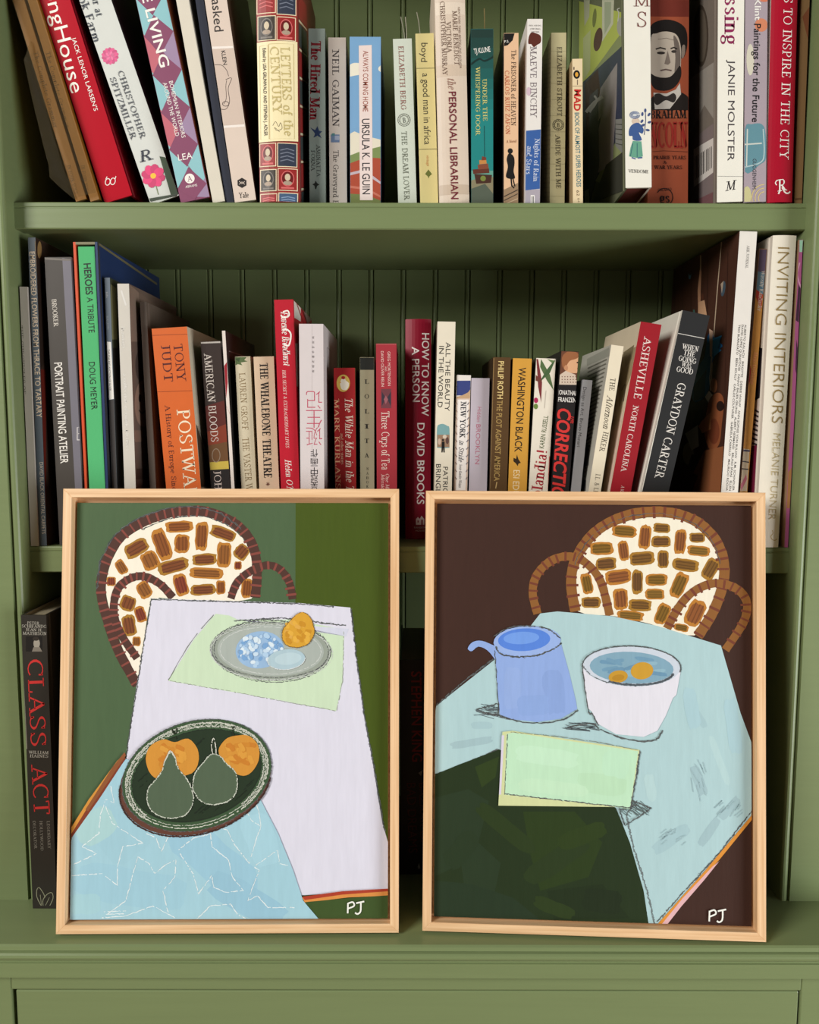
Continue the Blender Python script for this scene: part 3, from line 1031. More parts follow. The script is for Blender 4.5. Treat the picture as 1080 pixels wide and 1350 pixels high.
r_ = book('teal paperback with a yellow title over a small red stilt house', 'up', (620.3, 651.5, 262), (621, 650.3, 38), 0.008, 0.135, (36, 96, 94), left=(40, 60, 56), right=(34, 60, 60),
     sp=kl, txt=[T(z3, 'TJ KLUNE', 443, 262, 526, 250, 26, WHITE, bold=.01), S(z3, 'UNDER THE', 497, 402, 501, 615, 21, (214, 206, 120)), S(z3, 'WHISPERING DOOR', 463, 340, 464, 690, 21, (214, 206, 120))])
thread(*r_, [(638.5, 11), (639, 25), (639, 40)], (150, 130, 84))
PEA = (224, 184, 146)
book('slim peach paperback with the black silhouette of a woman walking', 'up', (663.5, 684, 262), (664.5, 683.7, 43.5), 0.006, 0.13, PEA, left=(40, 36, 34),
     sp=[P(z3, [(590, 165), (650, 165), (640, 205), (615, 230), (590, 235)], BLACK), P(z3, [(590, 965), (672, 930), (672, 1035), (590, 1035)], (150, 124, 96)),
         RB(z3, [(595, 1000), (670, 965)], 6, (60, 50, 44)), RB(z3, [(595, 1020), (672, 985)], 5, (60, 50, 44)), RB(z3, [(610, 1035), (672, 1010)], 5, (196, 170, 140)),
         P(z3, ell(628, 768, 13, 14), BLACK), P(z3, [tuple(p) for p in catmull([(622, 780), (645, 795), (650, 830), (645, 870), (652, 905), (630, 910), (606, 898), (616, 850), (610, 810)], 4, True)], BLACK),
         RB(z3, [(632, 905), (636, 945), (648, 957)], 7, BLACK), RB(z3, [(640, 900), (648, 935), (652, 948)], 6, BLACK)],
     txt=[T(z3, 'P.S.', 598, 212, 622, 210, 12, WHITE), S(z3, 'The PRISONER of HEAVEN', 646, 254, 644, 640, 22, (78, 60, 48)), S(z3, 'CARLOS RUIZ ZAFON', 612, 360, 616, 684, 20, (190, 92, 60)), S(z3, 'A Novel', 606, 720, 660, 718, 13, (150, 100, 70), slant=.2)])
BW = (226, 220, 212)
book('white paperback with a blue title band and a small dark red leaf near its head', 'up', (692, 712.3, 262), (695, 716, 25), 0.004, 0.135, BW, left=(216, 210, 204),
     sp=[P(z3, [tuple(p) for p in catmull([(722, 190), (735, 165), (755, 168), (782, 182), (783, 215), (765, 228), (748, 240), (735, 225), (720, 222)], 3, True)], (92, 46, 36)), P(z3, [(683, 665), (785, 658), (782, 960), (680, 968)], (58, 94, 156)),
         P(z3, [(680, 968), (782, 962), (780, 1040), (680, 1040)], (168, 160, 168)), P(z3, rect(732, 992, 752, 1035), (232, 228, 222)), RB(z3, [(738, 998), (738, 1032)], 3, BLACK), RB(z3, [(745, 998), (745, 1032)], 4, BLACK), P(z3, ell(722, 465, 12, 22), (206, 180, 190))],
     txt=[S(z3, 'MAEVE BINCHY', 746, 235, 747, 600, 30, (128, 116, 118)), S(z3, 'Nights of Rain', 766, 704, 758, 924, 24, (214, 220, 232)), S(z3, 'and Stars', 727, 744, 721, 886, 24, (214, 220, 232)),
          T(z3, 'THE NEW YORK', 786, 130, 722, 130, 7, (130, 124, 120)), T(z3, 'TIMES BEST', 782, 147, 728, 147, 7, (130, 124, 120)), T(z3, 'SELLER', 775, 163, 735, 163, 7, (130, 124, 120))])
KH = (180, 170, 130)
book('khaki ribbed paperback with small dark serif lettering and a round stamp emblem', 'up', (724.3, 745, 262), (726.8, 747, 43), 0.018, 0.13, KH, left=(150, 138, 104), page=(170, 156, 120),
     sp=[RB(z3, [(830, y), (912, y)], 2, (156, 146, 110)) for y in range(260, 1000, 82)] + emblem(z3, 872, 635, 28, (84, 80, 62)),
     lc=[RB(z3, [(800, y + 12), (834, y)], 4, (128, 118, 88)) for y in range(200, 1030, 24)],
     txt=[S(z3, 'ELIZABETH STROUT', 878, 240, 878, 590, 22, (92, 86, 66)), S(z3, 'B', 866, 636, 878, 636, 20, (84, 80, 62)), S(z3, 'ABIDE WITH ME', 869, 685, 873, 958, 22, (92, 86, 66))])
MADC = (226, 204, 164)
book('small cream pocket paperback with red and blue comic lettering', 'up', (754, 770, 262), (755.3, 767.5, 77.5), 0.006, 0.105, MADC, left=(160, 136, 100),
     sp=[P(z3, ell(966, 379, 17, 22), BLACK), P(z3, ell(966, 379, 8, 12), (220, 160, 60)), RB(z3, [(946, 438), (996, 437)], 2, (120, 100, 80)), RB(z3, [(952, 340), (952, 355)], 5, (80, 60, 50)), RB(z3, [(970, 405), (970, 432)], 4, (120, 100, 80))],
     txt=[T(z3, 'MAD', 971, 455, 968, 564, 32, (190, 40, 36), bold=.03), T(z3, 'BOOK OF ALMOST SUPER HEROES', 967, 573, 977, 950, 22, (74, 120, 128), bold=.01), T(z3, '62', 972, 968, 974, 996, 14, (110, 92, 74)), T(z3, '0-4', 975, 1008, 976, 1028, 10, (110, 92, 74))])

# interiors book with a glossy garden-room picture on its left cover
VW = (232, 228, 214)
CHT = (186, 196, 96)
lcv = [P(z4, [(15, 0), (275, 0), (275, 850), (15, 850)], (140, 148, 104)),
       P(z4, [(20, 0), (75, 0), (75, 150), (60, 240), (20, 150)], (46, 46, 38)), P(z4, [(75, 0), (275, 0), (275, 90), (90, 360), (75, 240)], CHT), P(z4, [(95, 0), (120, 0), (118, 70), (98, 110)], (190, 190, 160)),
       P(z4, [(172, 0), (222, 0), (218, 100), (172, 175)], (206, 206, 180)), P(z4, [(182, 8), (210, 8), (208, 95), (182, 145)], (170, 178, 150)), P(z4, [(92, 160), (124, 125), (122, 290), (94, 340)], (190, 196, 140)),
       P(z4, ell(155, 165, 17, 50, 10), (86, 44, 54)), P(z4, ell(140, 75, 8, 40, 5), (120, 126, 70)), P(z4, ell(252, 112, 18, 40), (170, 168, 160)), RB(z4, [(238, 90), (242, 55), (236, 40), (246, 34)], 4, (206, 206, 196), True),
       P(z4, [(90, 345), (275, 150), (275, 510), (95, 850), (90, 850)], (58, 62, 84)), P(z4, [(100, 350), (155, 290), (175, 480), (110, 660)], (66, 32, 46)), P(z4, [(165, 370), (236, 262), (232, 440), (215, 690), (115, 745)], (150, 142, 142)),
       P(z4, [(95, 640), (170, 480), (130, 660), (95, 700)], (44, 40, 44)), P(z4, [(120, 400), (155, 370), (160, 700), (118, 850), (112, 700)], (84, 80, 90)), RB(z4, [(105, 470), (140, 430), (175, 405)], 14, (190, 186, 180), True), RB(z4, [(120, 470), (150, 425), (140, 400)], 8, (200, 196, 190), True),
       P(z4, [(228, 500), (272, 470), (272, 620), (228, 610)], (136, 136, 132)), P(z4, [(190, 690), (275, 610), (275, 850), (130, 850)], (66, 66, 58)), P(z4, [(100, 800), (118, 790), (118, 850), (100, 850)], (186, 184, 176))]
for k in range(5):
    lcv.append(RB(z4, [(228, 520 + k * 20), (272, 495 + k * 22)], 3, (84, 84, 80)))
blu = (66, 92, 142)
fig = [P(z4, ell(308, 482, 22, 17), (206, 208, 206)), P(z4, ell(312, 508, 17, 14), (210, 190, 170)), P(z4, [tuple(p) for p in catmull([(285, 540), (300, 520), (325, 515), (345, 540), (340, 560), (325, 555), (338, 585), (318, 590), (300, 585), (298, 570), (284, 568)], 3, True)], blu),
       P(z4, [(300, 590), (336, 592), (342, 655), (318, 662), (284, 655), (290, 620)], (104, 160, 136)), RB(z4, [(300, 600), (290, 655)], 3, (60, 100, 110)), RB(z4, [(318, 600), (318, 658)], 3, (60, 100, 110)), RB(z4, [(295, 660), (312, 666)], 5, blu), RB(z4, [(320, 662), (340, 660)], 5, blu),
       RB(z4, [(348, 565), (354, 500), (352, 462)], 3, (60, 70, 110))]
for a, b in ((340, 478), (368, 480), (338, 508), (370, 512), (352, 463), (362, 545), (342, 525)):
    fig.append(P(z4, ell(a, b, 9, 5, (a + b) % 180, 8), (70, 84, 128)))
for k in range(3):
    fig.append(RB(z4, ell(308, 482, 21 - k * 5, 15 - k * 4, 0, 14), 2, blu))
book('white spined hardcover with a turbaned figure and a glossy room photo side', 'up', (824.6, 859.5, 250), (825.8, 862, 0), -0.004, 0.21, VW, (104, 106, 84), (200, 190, 176), hard=True, height=0.29, kind='gloss',
     page=(112, 48, 42), tilt=-0.06, lift=0.0128, sp=fig, lc=lcv, txt=[S(z4, 'M', 302, 6, 372, 6, 40, (120, 66, 62), bold=-.4), S(z4, 'S', 318, 82, 356, 82, 62, (120, 66, 62), bold=-.4), S(z4, 'VENDOME', 281, 716, 365, 719, 13, (70, 66, 62))])
RUST = (158, 80, 54)
cm = lambda pts: [tuple(p) for p in catmull(pts, 4, True)]
lin_sp = [P(z4, rect(330, 0, 540, 70), (112, 48, 38)),
          P(z4, cm([(360, 460), (372, 420), (400, 395), (450, 405), (490, 385), (525, 400), (545, 430), (545, 462)]), (38, 32, 30)),
          P(z4, cm([(372, 190), (372, 120), (395, 92), (445, 82), (495, 96), (524, 128), (528, 190), (516, 235), (500, 240), (490, 170), (440, 135), (392, 150)]), (32, 28, 26)),
          P(z4, cm([(506, 195), (518, 190), (518, 225), (506, 245)]), (140, 126, 114)),
          P(z4, cm([(376, 160), (400, 140), (440, 132), (482, 145), (500, 190), (502, 250), (496, 310), (470, 345), (410, 350), (376, 310)]), (186, 174, 158)),
          P(z4, cm([(470, 150), (492, 180), (500, 250), (492, 310), (474, 320), (478, 240)]), (108, 98, 90)),
          P(z4, cm([(376, 310), (392, 318), (420, 325), (455, 322), (478, 300), (498, 275), (502, 320), (478, 362), (440, 380), (395, 374), (376, 345)]), (36, 32, 30)),
          P(z4, ell(418, 222, 17, 6), (52, 46, 42)), P(z4, ell(472, 216, 11, 6), (60, 54, 50)), RB(z4, [(396, 206), (415, 200), (438, 206)], 6, (46, 40, 36)), RB(z4, [(458, 204), (472, 199), (486, 206)], 6, (46, 40, 36)),
          P(z4, [(446, 212), (458, 262), (448, 272), (432, 268)], (124, 112, 102)), RB(z4, [(415, 296), (438, 291), (462, 296)], 6, (96, 78, 72)), RB(z4, [(405, 165), (440, 160), (470, 168)], 2.5, (126, 114, 104)),
          P(z4, [(386, 388), (440, 392), (480, 375), (497, 348), (502, 395), (455, 456), (392, 458)], (200, 192, 182)), P(z4, cm([(390, 398), (412, 392), (440, 404), (470, 390), (482, 408), (470, 430), (438, 420), (405, 440), (390, 430)]), (52, 46, 44)),
          P(z4, rect(340, 462, 530, 495), (156, 86, 58)), RB(z4, [(380, 636), (430, 632), (530, 636)], 2, (90, 40, 30))] + [RB(z4, ell(433, 825, 34, 36, 0, 20, -150, 110), 4, (54, 30, 26))]
book('thick rust red book with a black and white bearded portrait on its spine', 'up', (853.5, 907.5, 262), (854, 909, 0), 0.024, 0.16, RUST, right=(70, 36, 28), hard=True, height=0.25, sp=lin_sp,
     txt=[S(z4, 'ABRAHAM', 345, 480, 525, 478, 32, (34, 26, 24), bold=.9), S(z4, 'LINCOLN', 330, 567, 530, 565, 100, (150, 44, 36), bold=1.2), S(z4, 'THE PRAIRIE YEARS', 345, 660, 522, 660, 14, (70, 34, 26), bold=.5), S(z4, '&', 428, 680, 442, 680, 13, (70, 34, 26)),
          S(z4, 'THE WAR YEARS', 345, 701, 506, 701, 14, (70, 34, 26), bold=.5), S(z4, 'gs', 412, 828, 455, 828, 40, (40, 24, 22), bold=.6), S(z4, 'GALAHAD', 405, 796, 462, 792, 11, (54, 30, 26))])
mlc = [P(z4, [(540, 0), (655, 0), (655, 850), (540, 850)], (118, 108, 98)), P(z4, ell(585, 150, 32, 130), (70, 60, 50)), P(z4, ell(588, 150, 22, 110), (94, 84, 72)), P(z4, [(540, 330), (640, 260), (655, 330), (655, 480), (600, 440), (540, 560)], (150, 142, 132)),
       RB(z4, [(646, 0), (650, 480)], 6, (50, 44, 40)), P(z4, [(540, 590), (655, 500), (655, 850), (540, 850)], (128, 114, 112)), P(z4, [(555, 625), (640, 575), (640, 720), (555, 785)], (214, 206, 198))]
for k in range(11):
    x = 562 + k * 6.8
    mlc.append(RB(z4, [(x, 655 - k * 4.2), (x, 752 - k * 4.8)], 2 + (k * 7 % 3), (60, 54, 52)))
mlc.append(P(z4, [(540, 850), (655, 790), (655, 850)], (120, 84, 86)))
book('white spined hardcover with magenta title letters and a grey photographic side with barcode', 'up', (945, 979.5, 262), (946.3, 982, 0), -0.002, 0.2, VW, (118, 108, 98), (180, 170, 160), hard=True, height=0.285, lc=mlc,
     sp=[RB(z4, [(655, 738), (765, 739)], 2, (150, 146, 140))],
     txt=[S(z4, 'Dressing', 716, -160, 715, 186, 58, (140, 42, 84), bold=.2), T(z4, 'JANIE MOLSTER', 714, 250, 711, 674, 28, (70, 64, 66)), S(z4, 'M', 684, 782, 738, 772, 36, (54, 50, 50), slant=.3)])
KL = (166, 152, 158)
ksp = [P(z4, ell(838, 105, 27, 28), (206, 130, 96)), P(z4, ell(850, 0, 20, 8), (206, 120, 90)), P(z4, ell(792, 250, 16, 66), (206, 200, 180)), P(z4, [tuple(p) for p in catmull([(770, 540), (800, 520), (840, 520), (856, 560), (858, 660), (830, 690), (770, 720)], 4, True)], (98, 140, 150)),
       RB(z4, [(768, 605), (840, 600)], 6, (196, 200, 190)), RB(z4, [(780, 540), (776, 700)], 5, (196, 200, 190)), RB(z4, [(846, 540), (850, 640), (835, 680), (770, 700)], 5, (170, 190, 190), True),
       P(z4, ell(778, 820, 18, 40), (196, 190, 140))]
for r in (52, 38, 24):
    ksp.append(RB(z4, ell(850, 830, r, r * 1.1, 0, 20, 90, 270), 4, (206, 186, 130)))
book('lavender grey art book with pastel circles and bold black sans title', 'up', (980.5, 1010.5, 262), (982.8, 1012.5, 0), -0.002, 0.2, KL, hard=True, height=0.282, sp=ksp,
     txt=[T(z4, 'Klint', 823, -5, 824, 85, 26, WHITE, bold=.01), T(z4, 'Paintings for the Future', 822, 100, 813, 512, 28, (34, 32, 34), bold=.01), T(z4, 'GUGGENHEIM', 810, 665, 808, 792, 15, (64, 62, 68))])
CRIM = (166, 14, 40)
book('crimson hardcover with white serif capitals and a swash letter R', 'up', (1012.5, 1045.5, 262), (1017, 1054.5, 0), -0.002, 0.2, CRIM, (214, 200, 186), CRIM, hard=True, bulge=0.0025, height=0.282,
     sp=[RB(z4, [(918, 795), (910, 812)], 6, WHITE), RB(z4, [(925, 785), (938, 805), (952, 808), (962, 800)], 6, WHITE, True), RB(z4, [(903, 775), (898, 765), (905, 755), (920, 753)], 4, WHITE, True)],
     txt=[S(z4, 'ROOMS TO INSPIRE IN THE CITY', 956, -175, 934, 668, 36, WHITE, bold=-.2), S(z4, 'R', 903, 778, 944, 772, 46, WHITE, slant=.15)])
book('old brown cloth book wedged against the bookcase side', 'up', (1047, 1058, 262), (1057, 1068, 0), 0.006, 0.15, (122, 92, 58), hard=True, height=0.24, kind='cloth',
     sp=[P(z4, [(1010, 70), (1055, 30), (1062, 160), (1035, 165)], (110, 62, 36)), P(z4, [(980, 830), (1025, 828), (1025, 836), (980, 838)], (90, 60, 34))])

# clear plastic sleeve hanging around the ochre volumes
sl = empty('plastic_sleeve')
M, w, h = pose(UP_T, (98, 134.3, 267), (21, 46, 0), -0.003, height=0.205, beta=OB)
sl.matrix_world = M
tag(sl, 'crumpled clear plastic sleeve around two ochre volumes beside the bookcase side', 'plastic sleeve')
rr = random.Random(3)
minv = M.inverted()
V, Fc = [], []
rows = [(20, 340), (90, 420), (150, 470), (200, 560), (240, 680), (250, 760), (290, 850), (330, 930), (372, 1005)]
edge = [(118, 300), (140, 420), (165, 520), (190, 640), (215, 740), (240, 830), (250, 900), (300, 950), (372, 1012)]
inn = [(150, 200), (178, 320), (205, 440), (235, 560), (265, 680), (300, 790), (325, 870), (350, 930), (384, 1016)]
for a, b in zip(edge, inn):
    pa = to_plane(minv, a[0] / 3.857, a[1] / 3.857, 1, -0.002)
    pb = to_plane(minv, b[0] / 3.857, b[1] / 3.857, 1, -0.002)
    for k in range(4):
        p = pa.lerp(pb, k / 3)
        V.append((p.x, -0.002 + rr.uniform(0, .004), max(0.002, p.z)))
    V.append((-w / 2 - 0.0008, 0.15, max(0.002, pb.z)))
for i in range(len(edge) - 1):
    for k in range(4):
        Fc.append((i * 5 + k, i * 5 + k + 1, (i + 1) * 5 + k + 1, (i + 1) * 5 + k))
mesh_obj('loose_flap', V, Fc, plastic(), sl)
V, Fc = [], []
for i in range(12):
    for k, x in enumerate((-w / 2 - .0008, -w / 4, 0, w / 4, w / 2 + .0002)):
        V.append((x, -0.0012 + rr.uniform(-.0008, .0004), 0.002 + h * i / 11 * .98))
for i in range(11):
    for k in range(4):
        Fc.append((i * 5 + k, i * 5 + k + 1, i * 5 + k + 6, i * 5 + k + 5))
mesh_obj('spine_film', V, Fc, plastic(), sl)

# ---- middle shelf
book('greyish white softcover pressed against the bookcase side, its title half hidden', 'mid', (40.5, 50.5, 716), (25, 36.4, 378), 0.0, 0.15, (186, 178, 166), height=None,
     txt=[S(zA, 'THE CHRONICLES OF', 97, 495, 112, 815, 18, (90, 84, 76))])
SLATE = (74, 82, 88)
book('slate blue softcover with long tan capitals down its spine', 'mid', (51.2, 62.5, 716), (36.8, 46.6, 313), 0.002, 0.19, SLATE, right=(54, 40, 32),
     sp=[P(zA, [(163, 100), (175, 100), (185, 250), (170, 250)], (120, 96, 60))],
     rc=[P(zA, [(170, 90), (300, 160), (300, 500), (180, 700)], (44, 32, 26)), P(zA, ell(185, 140, 10, 40), (140, 112, 70)), P(zA, [(190, 700), (215, 700), (215, 1345), (200, 1345)], (92, 30, 22))],
     txt=[T(zA, 'EMBROIDERED FLOWERS FROM THRACE TO TARTARY', 150, 148, 184, 925, 24, (196, 176, 150), bold=.01), T(zA, 'DAVID BLACK ORIENTAL CARPETS', 193, 1135, 205, 1470, 17, (180, 168, 150))])
TAUPE = (68, 62, 56)
book('dark taupe hardcover with bold condensed white lettering beside an orange slipcase', 'mid', (74.5, 108.5, 640), (58, 94.3, 339), 0.006, 0.19, TAUPE, right=(96, 92, 98), hard=True,
     sp=[P(zA, [(292, 178), (335, 185), (392, 1260), (352, 1260)], (112, 108, 116)), RB(zA, [(362, 1030), (362, 972), (372, 970), (374, 1000), (362, 1002)], 4, (206, 200, 196)), RB(zA, [(360, 1030), (374, 1030)], 4, (206, 200, 196)),
         P(zA, [(200, 176), (335, 183), (334, 192), (202, 186)], (112, 104, 96))],
     txt=[S(zA, 'BROOKER', 253, 372, 264, 500, 21, (206, 198, 186), bold=.3), T(zA, 'PORTRAIT PAINTING ATELIER', 272, 668, 302, 1140, 36, (226, 220, 210), bold=.01)])

# slipcase with a green book inside
M, w, h = pose(MID_T, (110.5, 143.5, 640), (96.5, 128, 319), 0.008)
sc_ = empty('slipcase')
sc_.matrix_world = M
tag(sc_, 'orange and navy slipcase holding a green cloth book', 'slipcase')
tw = 0.0024
ORG, NAVY, OLV = mat((206, 78, 40), 'cover'), mat((34, 52, 92), 'cover'), mat((122, 116, 86), 'cover')
D_S = 0.205
for nm, a, m_ in (('side', (-w / 2, -w / 2 + tw, 0, D_S, 0, h), ORG), ('side', (w / 2 - tw, w / 2, 0, D_S, 0, h), NAVY), ('top', (-w / 2 + tw, w / 2 - tw, 0, D_S, h - tw, h), OLV),
                  ('bottom', (-w / 2 + tw, w / 2 - tw, 0, D_S, 0, tw), OLV), ('back', (-w / 2 + tw, w / 2 - tw, D_S - tw, D_S, tw, h - tw), OLV)):
    box(nm, *a, m_, sc_)
sh = Sheet(M.inverted(), 0, w / 2, 1, 0.00004, (0, D_S, 0, h))
add_shapes('edge_trim', sh, [P(zA, [(458, 100), (735, 295), (735, 306), (462, 118)], (110, 104, 76)), P(zA, [(455, 100), (463, 108), (520, 1260), (508, 1260)], (60, 60, 62))], sc_, 'cover')
GRN = (82, 176, 112)
gb = empty('hardcover_book')
gw = w - 2 * tw - 0.003
Mg = M @ Matrix.Translation((0.0005, 0.001, tw + 0.0002))
gb.matrix_world = Mg
tag(gb, 'bright green cloth book with black sans title inside the orange slipcase', 'book', MIDG)
gh = h - 2 * tw - 0.002
for nm, a, m_ in (('cover', (-gw / 2, gw / 2, 0, 0.003, 0, gh), mat(GRN, 'cloth')), ('cover_board', (-gw / 2, -gw / 2 + .002, .003, .19, 0, gh), mat(GRN, 'cloth')),
                  ('cover_board', (gw / 2 - .002, gw / 2, .003, .19, 0, gh), mat(GRN, 'cloth')), ('page_block', (-gw / 2 + .0022, gw / 2 - .0022, .0035, .187, .003, gh - .003), mat(PAGE, 'pages'))):
    box(nm, *a, m_, gb)
sh = Sheet(Mg.inverted(), 1, 0.0, -1, 0.00004, (-gw / 2, gw / 2, 0, gh))
for it in (T(zA, 'HEROES', 408, 203, 419, 350, 32, (24, 34, 28), bold=.02), T(zA, 'A TRIBUTE', 421, 362, 430, 528, 28, (24, 34, 28)), T(zA, 'DOUG MEYER', 430, 665, 443, 888, 28, (24, 34, 28))):
    add_text(sh, gb, it)

book('thin slate softcover with a white label strip beside the green cloth book', 'mid', (147.5, 154.5, 640), (137, 145.5, 366), 0.014, 0.15, (96, 106, 116), right=(62, 66, 50),
     sp=[P(zA, [(497, 570), (520, 572), (534, 838), (512, 842)], WHITE), P(zA, [(505, 842), (550, 842), (560, 1260), (515, 1260)], (66, 62, 60))],
     rc=[P(zA, [(518, 300), (545, 320), (550, 560), (525, 560)], (120, 118, 84)), P(zA, [(525, 600), (560, 600), (570, 1260), (545, 1260)], (36, 34, 34))],
     txt=[T(zA, 'THE FINE ART AUCTION OF SILVER', 509, 606, 517, 800, 9, (70, 66, 64)), T(zA, 'BULLETIN', 502, 450, 507, 512, 9, (150, 156, 160)), T(zA, 'FALL', 500, 338, 503, 365, 9, (180, 180, 180))])
SK = (112, 94, 82)
book('white spined softcover with a sepia cartoon crowd on its side', 'mid', (163.5, 179.5, 640), (154.5, 170.3, 374), 0.014, 0.17, (202, 196, 184), right=(104, 88, 78),
     rc=[P(zA, [(606, 300), (650, 340), (655, 570), (615, 570)], (132, 112, 98)), P(zA, [(650, 340), (735, 400), (735, 640), (655, 600)], SK), P(zA, ell(660, 680, 26, 75), (74, 62, 56)), P(zA, ell(712, 610, 30, 100), (84, 70, 62)), P(zA, ell(670, 860, 40, 110), (142, 116, 100)),
         P(zA, ell(655, 835, 6, 20), (40, 34, 30)), P(zA, ell(680, 820, 5, 18), (40, 34, 30)), RB(zA, [(650, 890), (665, 905), (685, 890)], 5, (60, 46, 40), True), P(zA, [(628, 985), (668, 985), (668, 1040), (628, 1040)], (124, 100, 86)), P(zA, [(640, 1165), (735, 1160), (735, 1210), (640, 1215)], (78, 60, 52)), P(zA, ell(712, 1095, 30, 75), (78, 68, 62))],
     sp=[RB(zA, [(568, 330), (590, 400)], 8, (216, 212, 204))], txt=[S(zA, 'drawings', 575, 500, 583, 600, 16, (222, 218, 210)), S(zA, 'a collection of comic pictures', 585, 720, 600, 1080, 16, (222, 218, 210))])
book('sepia hardcover half hidden behind the cartoon softcover', 'mid', (197, 206, 640), (184, 193, 398), 0.03, 0.17, (96, 84, 74), hard=True, group=MIDG)
ORANGE = (206, 98, 40)
book('fat orange paperback with dark red author name and cream title', 'mid', (218.5, 265, 640), (199.3, 247, 432), 0.0255, 0.145, ORANGE, right=(196, 186, 164), page=(196, 186, 164),
     sp=[RB(zB, [(78, 240), (265, 233)], 3, (150, 66, 28)), RB(zB, [(105, 527), (285, 521)], 3, (150, 66, 28))],
     rc=[P(zB, [(303, 690), (355, 790), (372, 1010), (328, 1010)], (70, 58, 46)), RB(zB, [(310, 700), (330, 760), (350, 840)], 6, (150, 140, 120), True)],
     txt=[S(zB, 'TONY', 210, 284, 231, 476, 42, (84, 30, 28)), S(zB, 'JUDT', 147, 290, 164, 476, 42, (84, 30, 28)), S(zB, 'POSTWAR', 237, 615, 281, 1075, 62, (236, 220, 190)), S(zB, 'A History of Europe Since', 157, 594, 196, 1045, 24, (84, 34, 28))])
AB = (58, 46, 42)
book('dark paperback with a red and yellow sunset and white serif capitals', 'mid', (277.5, 304, 640), (264.3, 291, 450), 0.038, 0.13, AB, right=(40, 34, 32),
     sp=[P(zB, [(345, 600), (455, 570), (466, 690), (350, 740)], (96, 44, 38)), P(zB, [(360, 730), (468, 690), (472, 780), (365, 800)], (138, 62, 42)), P(zB, [(366, 800), (470, 780), (474, 880), (372, 885)], (112, 78, 48)), P(zB, [(372, 885), (474, 878), (476, 918), (376, 924)], (206, 182, 80)), P(zB, [(376, 924), (476, 918), (490, 1020), (378, 1020)], (36, 32, 32)),
         P(zB, [(320, 272), (430, 268), (430, 278), (322, 282)], (196, 190, 182))] + [RB(zB, ell(405, 850, 20, 34, 0, 18) + ell(405, 850, 20, 34, 0, 18)[:1], 4, (150, 130, 110))],
     txt=[S(zB, 'AMERICAN BLOODS', 362, 330, 399, 780, 36, (226, 216, 206)), S(zB, 'JOHN', 410, 930, 420, 1065, 34, (206, 190, 180))])
book('thin black sided hardcover with a white spine crossed by red strokes', 'mid', (304.8, 309, 640), (291.8, 297.8, 436), 0.022, 0.16, (220, 208, 198), right=(38, 36, 34), hard=False,
     sp=[P(zB, [(445, 395), (462, 375), (464, 480), (452, 560), (450, 490)], (150, 34, 44)), RB(zB, [(455, 600), (478, 640)], 4, (150, 34, 44))], rc=[RB(zB, [(470, 320), (560, 350)], 5, (120, 118, 112))])
GRO = (206, 194, 166)
book('cream paperback with a sprig of green leaves at its head', 'mid', (317.8, 338.5, 640), (309.5, 330.3, 470), 0.03, 0.13, GRO, right=(140, 128, 104),
     sp=[P(zB, [(500, 348), (560, 350), (548, 365), (565, 372), (530, 378), (538, 392), (515, 386), (500, 392)], (86, 104, 64)), P(zB, [(500, 360), (528, 352), (522, 376)], (60, 78, 48))],
     txt=[S(zB, 'LAUREN GROFF', 537, 430, 554, 720, 29, (140, 118, 84)), S(zB, 'THE VASTER WILDS', 554, 760, 580, 1105, 31, (140, 118, 84))])
book('tan paperback with tall condensed black slab capitals and a small star', 'mid', (341.2, 368.6, 640), (334, 361.3, 470), 0.024, 0.13, (212, 186, 156), right=(120, 100, 84),
     sp=[RB(zB, [(668, 985), (668, 1006)], 3, (90, 40, 30)), RB(zB, [(658, 996), (679, 996)], 3, (90, 40, 30)), RB(zB, [(661, 988), (676, 1003)], 2, (90, 40, 30)), RB(zB, [(661, 1003), (676, 988)], 2, (90, 40, 30))],
     txt=[S(zB, 'THE WHALEBONE THEATRE', 647, 380, 669, 964, 38, (44, 36, 32), bold=.6)])
RED = (182, 26, 44)
book('bright red hardcover with white brush script and a slanted author name', 'mid', (370, 395, 640), (361, 386.8, 395), 0.013, 0.16, RED, right=(190, 40, 52), hard=False,
     rc=[P(zB, [(800, 62), (835, 90), (835, 170), (803, 150)], (224, 216, 204)), P(zB, [(808, 280), (822, 280), (822, 500), (815, 500)], (214, 206, 194)), RB(zB, [(815, 75), (850, 180)], 6, (150, 22, 34)), RB(zB, [(840, 95), (870, 180)], 8, (110, 20, 30)), P(zB, [(850, 100), (930, 180), (870, 180)], (150, 130, 120))],
     sp=[RB(zB, [(745, 215), (765, 210), (785, 235), (775, 290), (750, 285)], 8, WHITE, True), RB(zB, [(745, 120), (770, 115), (775, 140), (745, 150), (735, 135)], 7, WHITE, True)],
     txt=[S(zB, 'Florence Broadhurst', 752, 118, 766, 395, 34, WHITE, slant=.3, bold=.35), S(zB, 'HER SECRET & EXTRAORDINARY LIVES', 750, 415, 768, 812, 16, (236, 206, 196), slant=.2), S(zB, "Helen O'Neill", 770, 870, 786, 1085, 30, WHITE, slant=.3)])
LG = (210, 200, 198)
cj = []
for ch, y in (('记', 560), ('生', 655), ('诞', 745)):
    cj.append(T(zB, ch, 944, y + 4, 862, y + 4, 72, (186, 74, 96), bold=-.015))
for ch, y in (('作', 838), ('画', 884), ('中', 930), ('冠', 968), ('吴', 1004)):
    cj.append(T(zB, ch, 922, y, 886, y, 32, (54, 48, 50)))
for k in range(8):
    cj.append(T(zB, '吴冠中书画作品'[k % 7], 904, 250 + k * 24.5, 893, 250 + k * 24.5, 9, (120, 112, 112)))
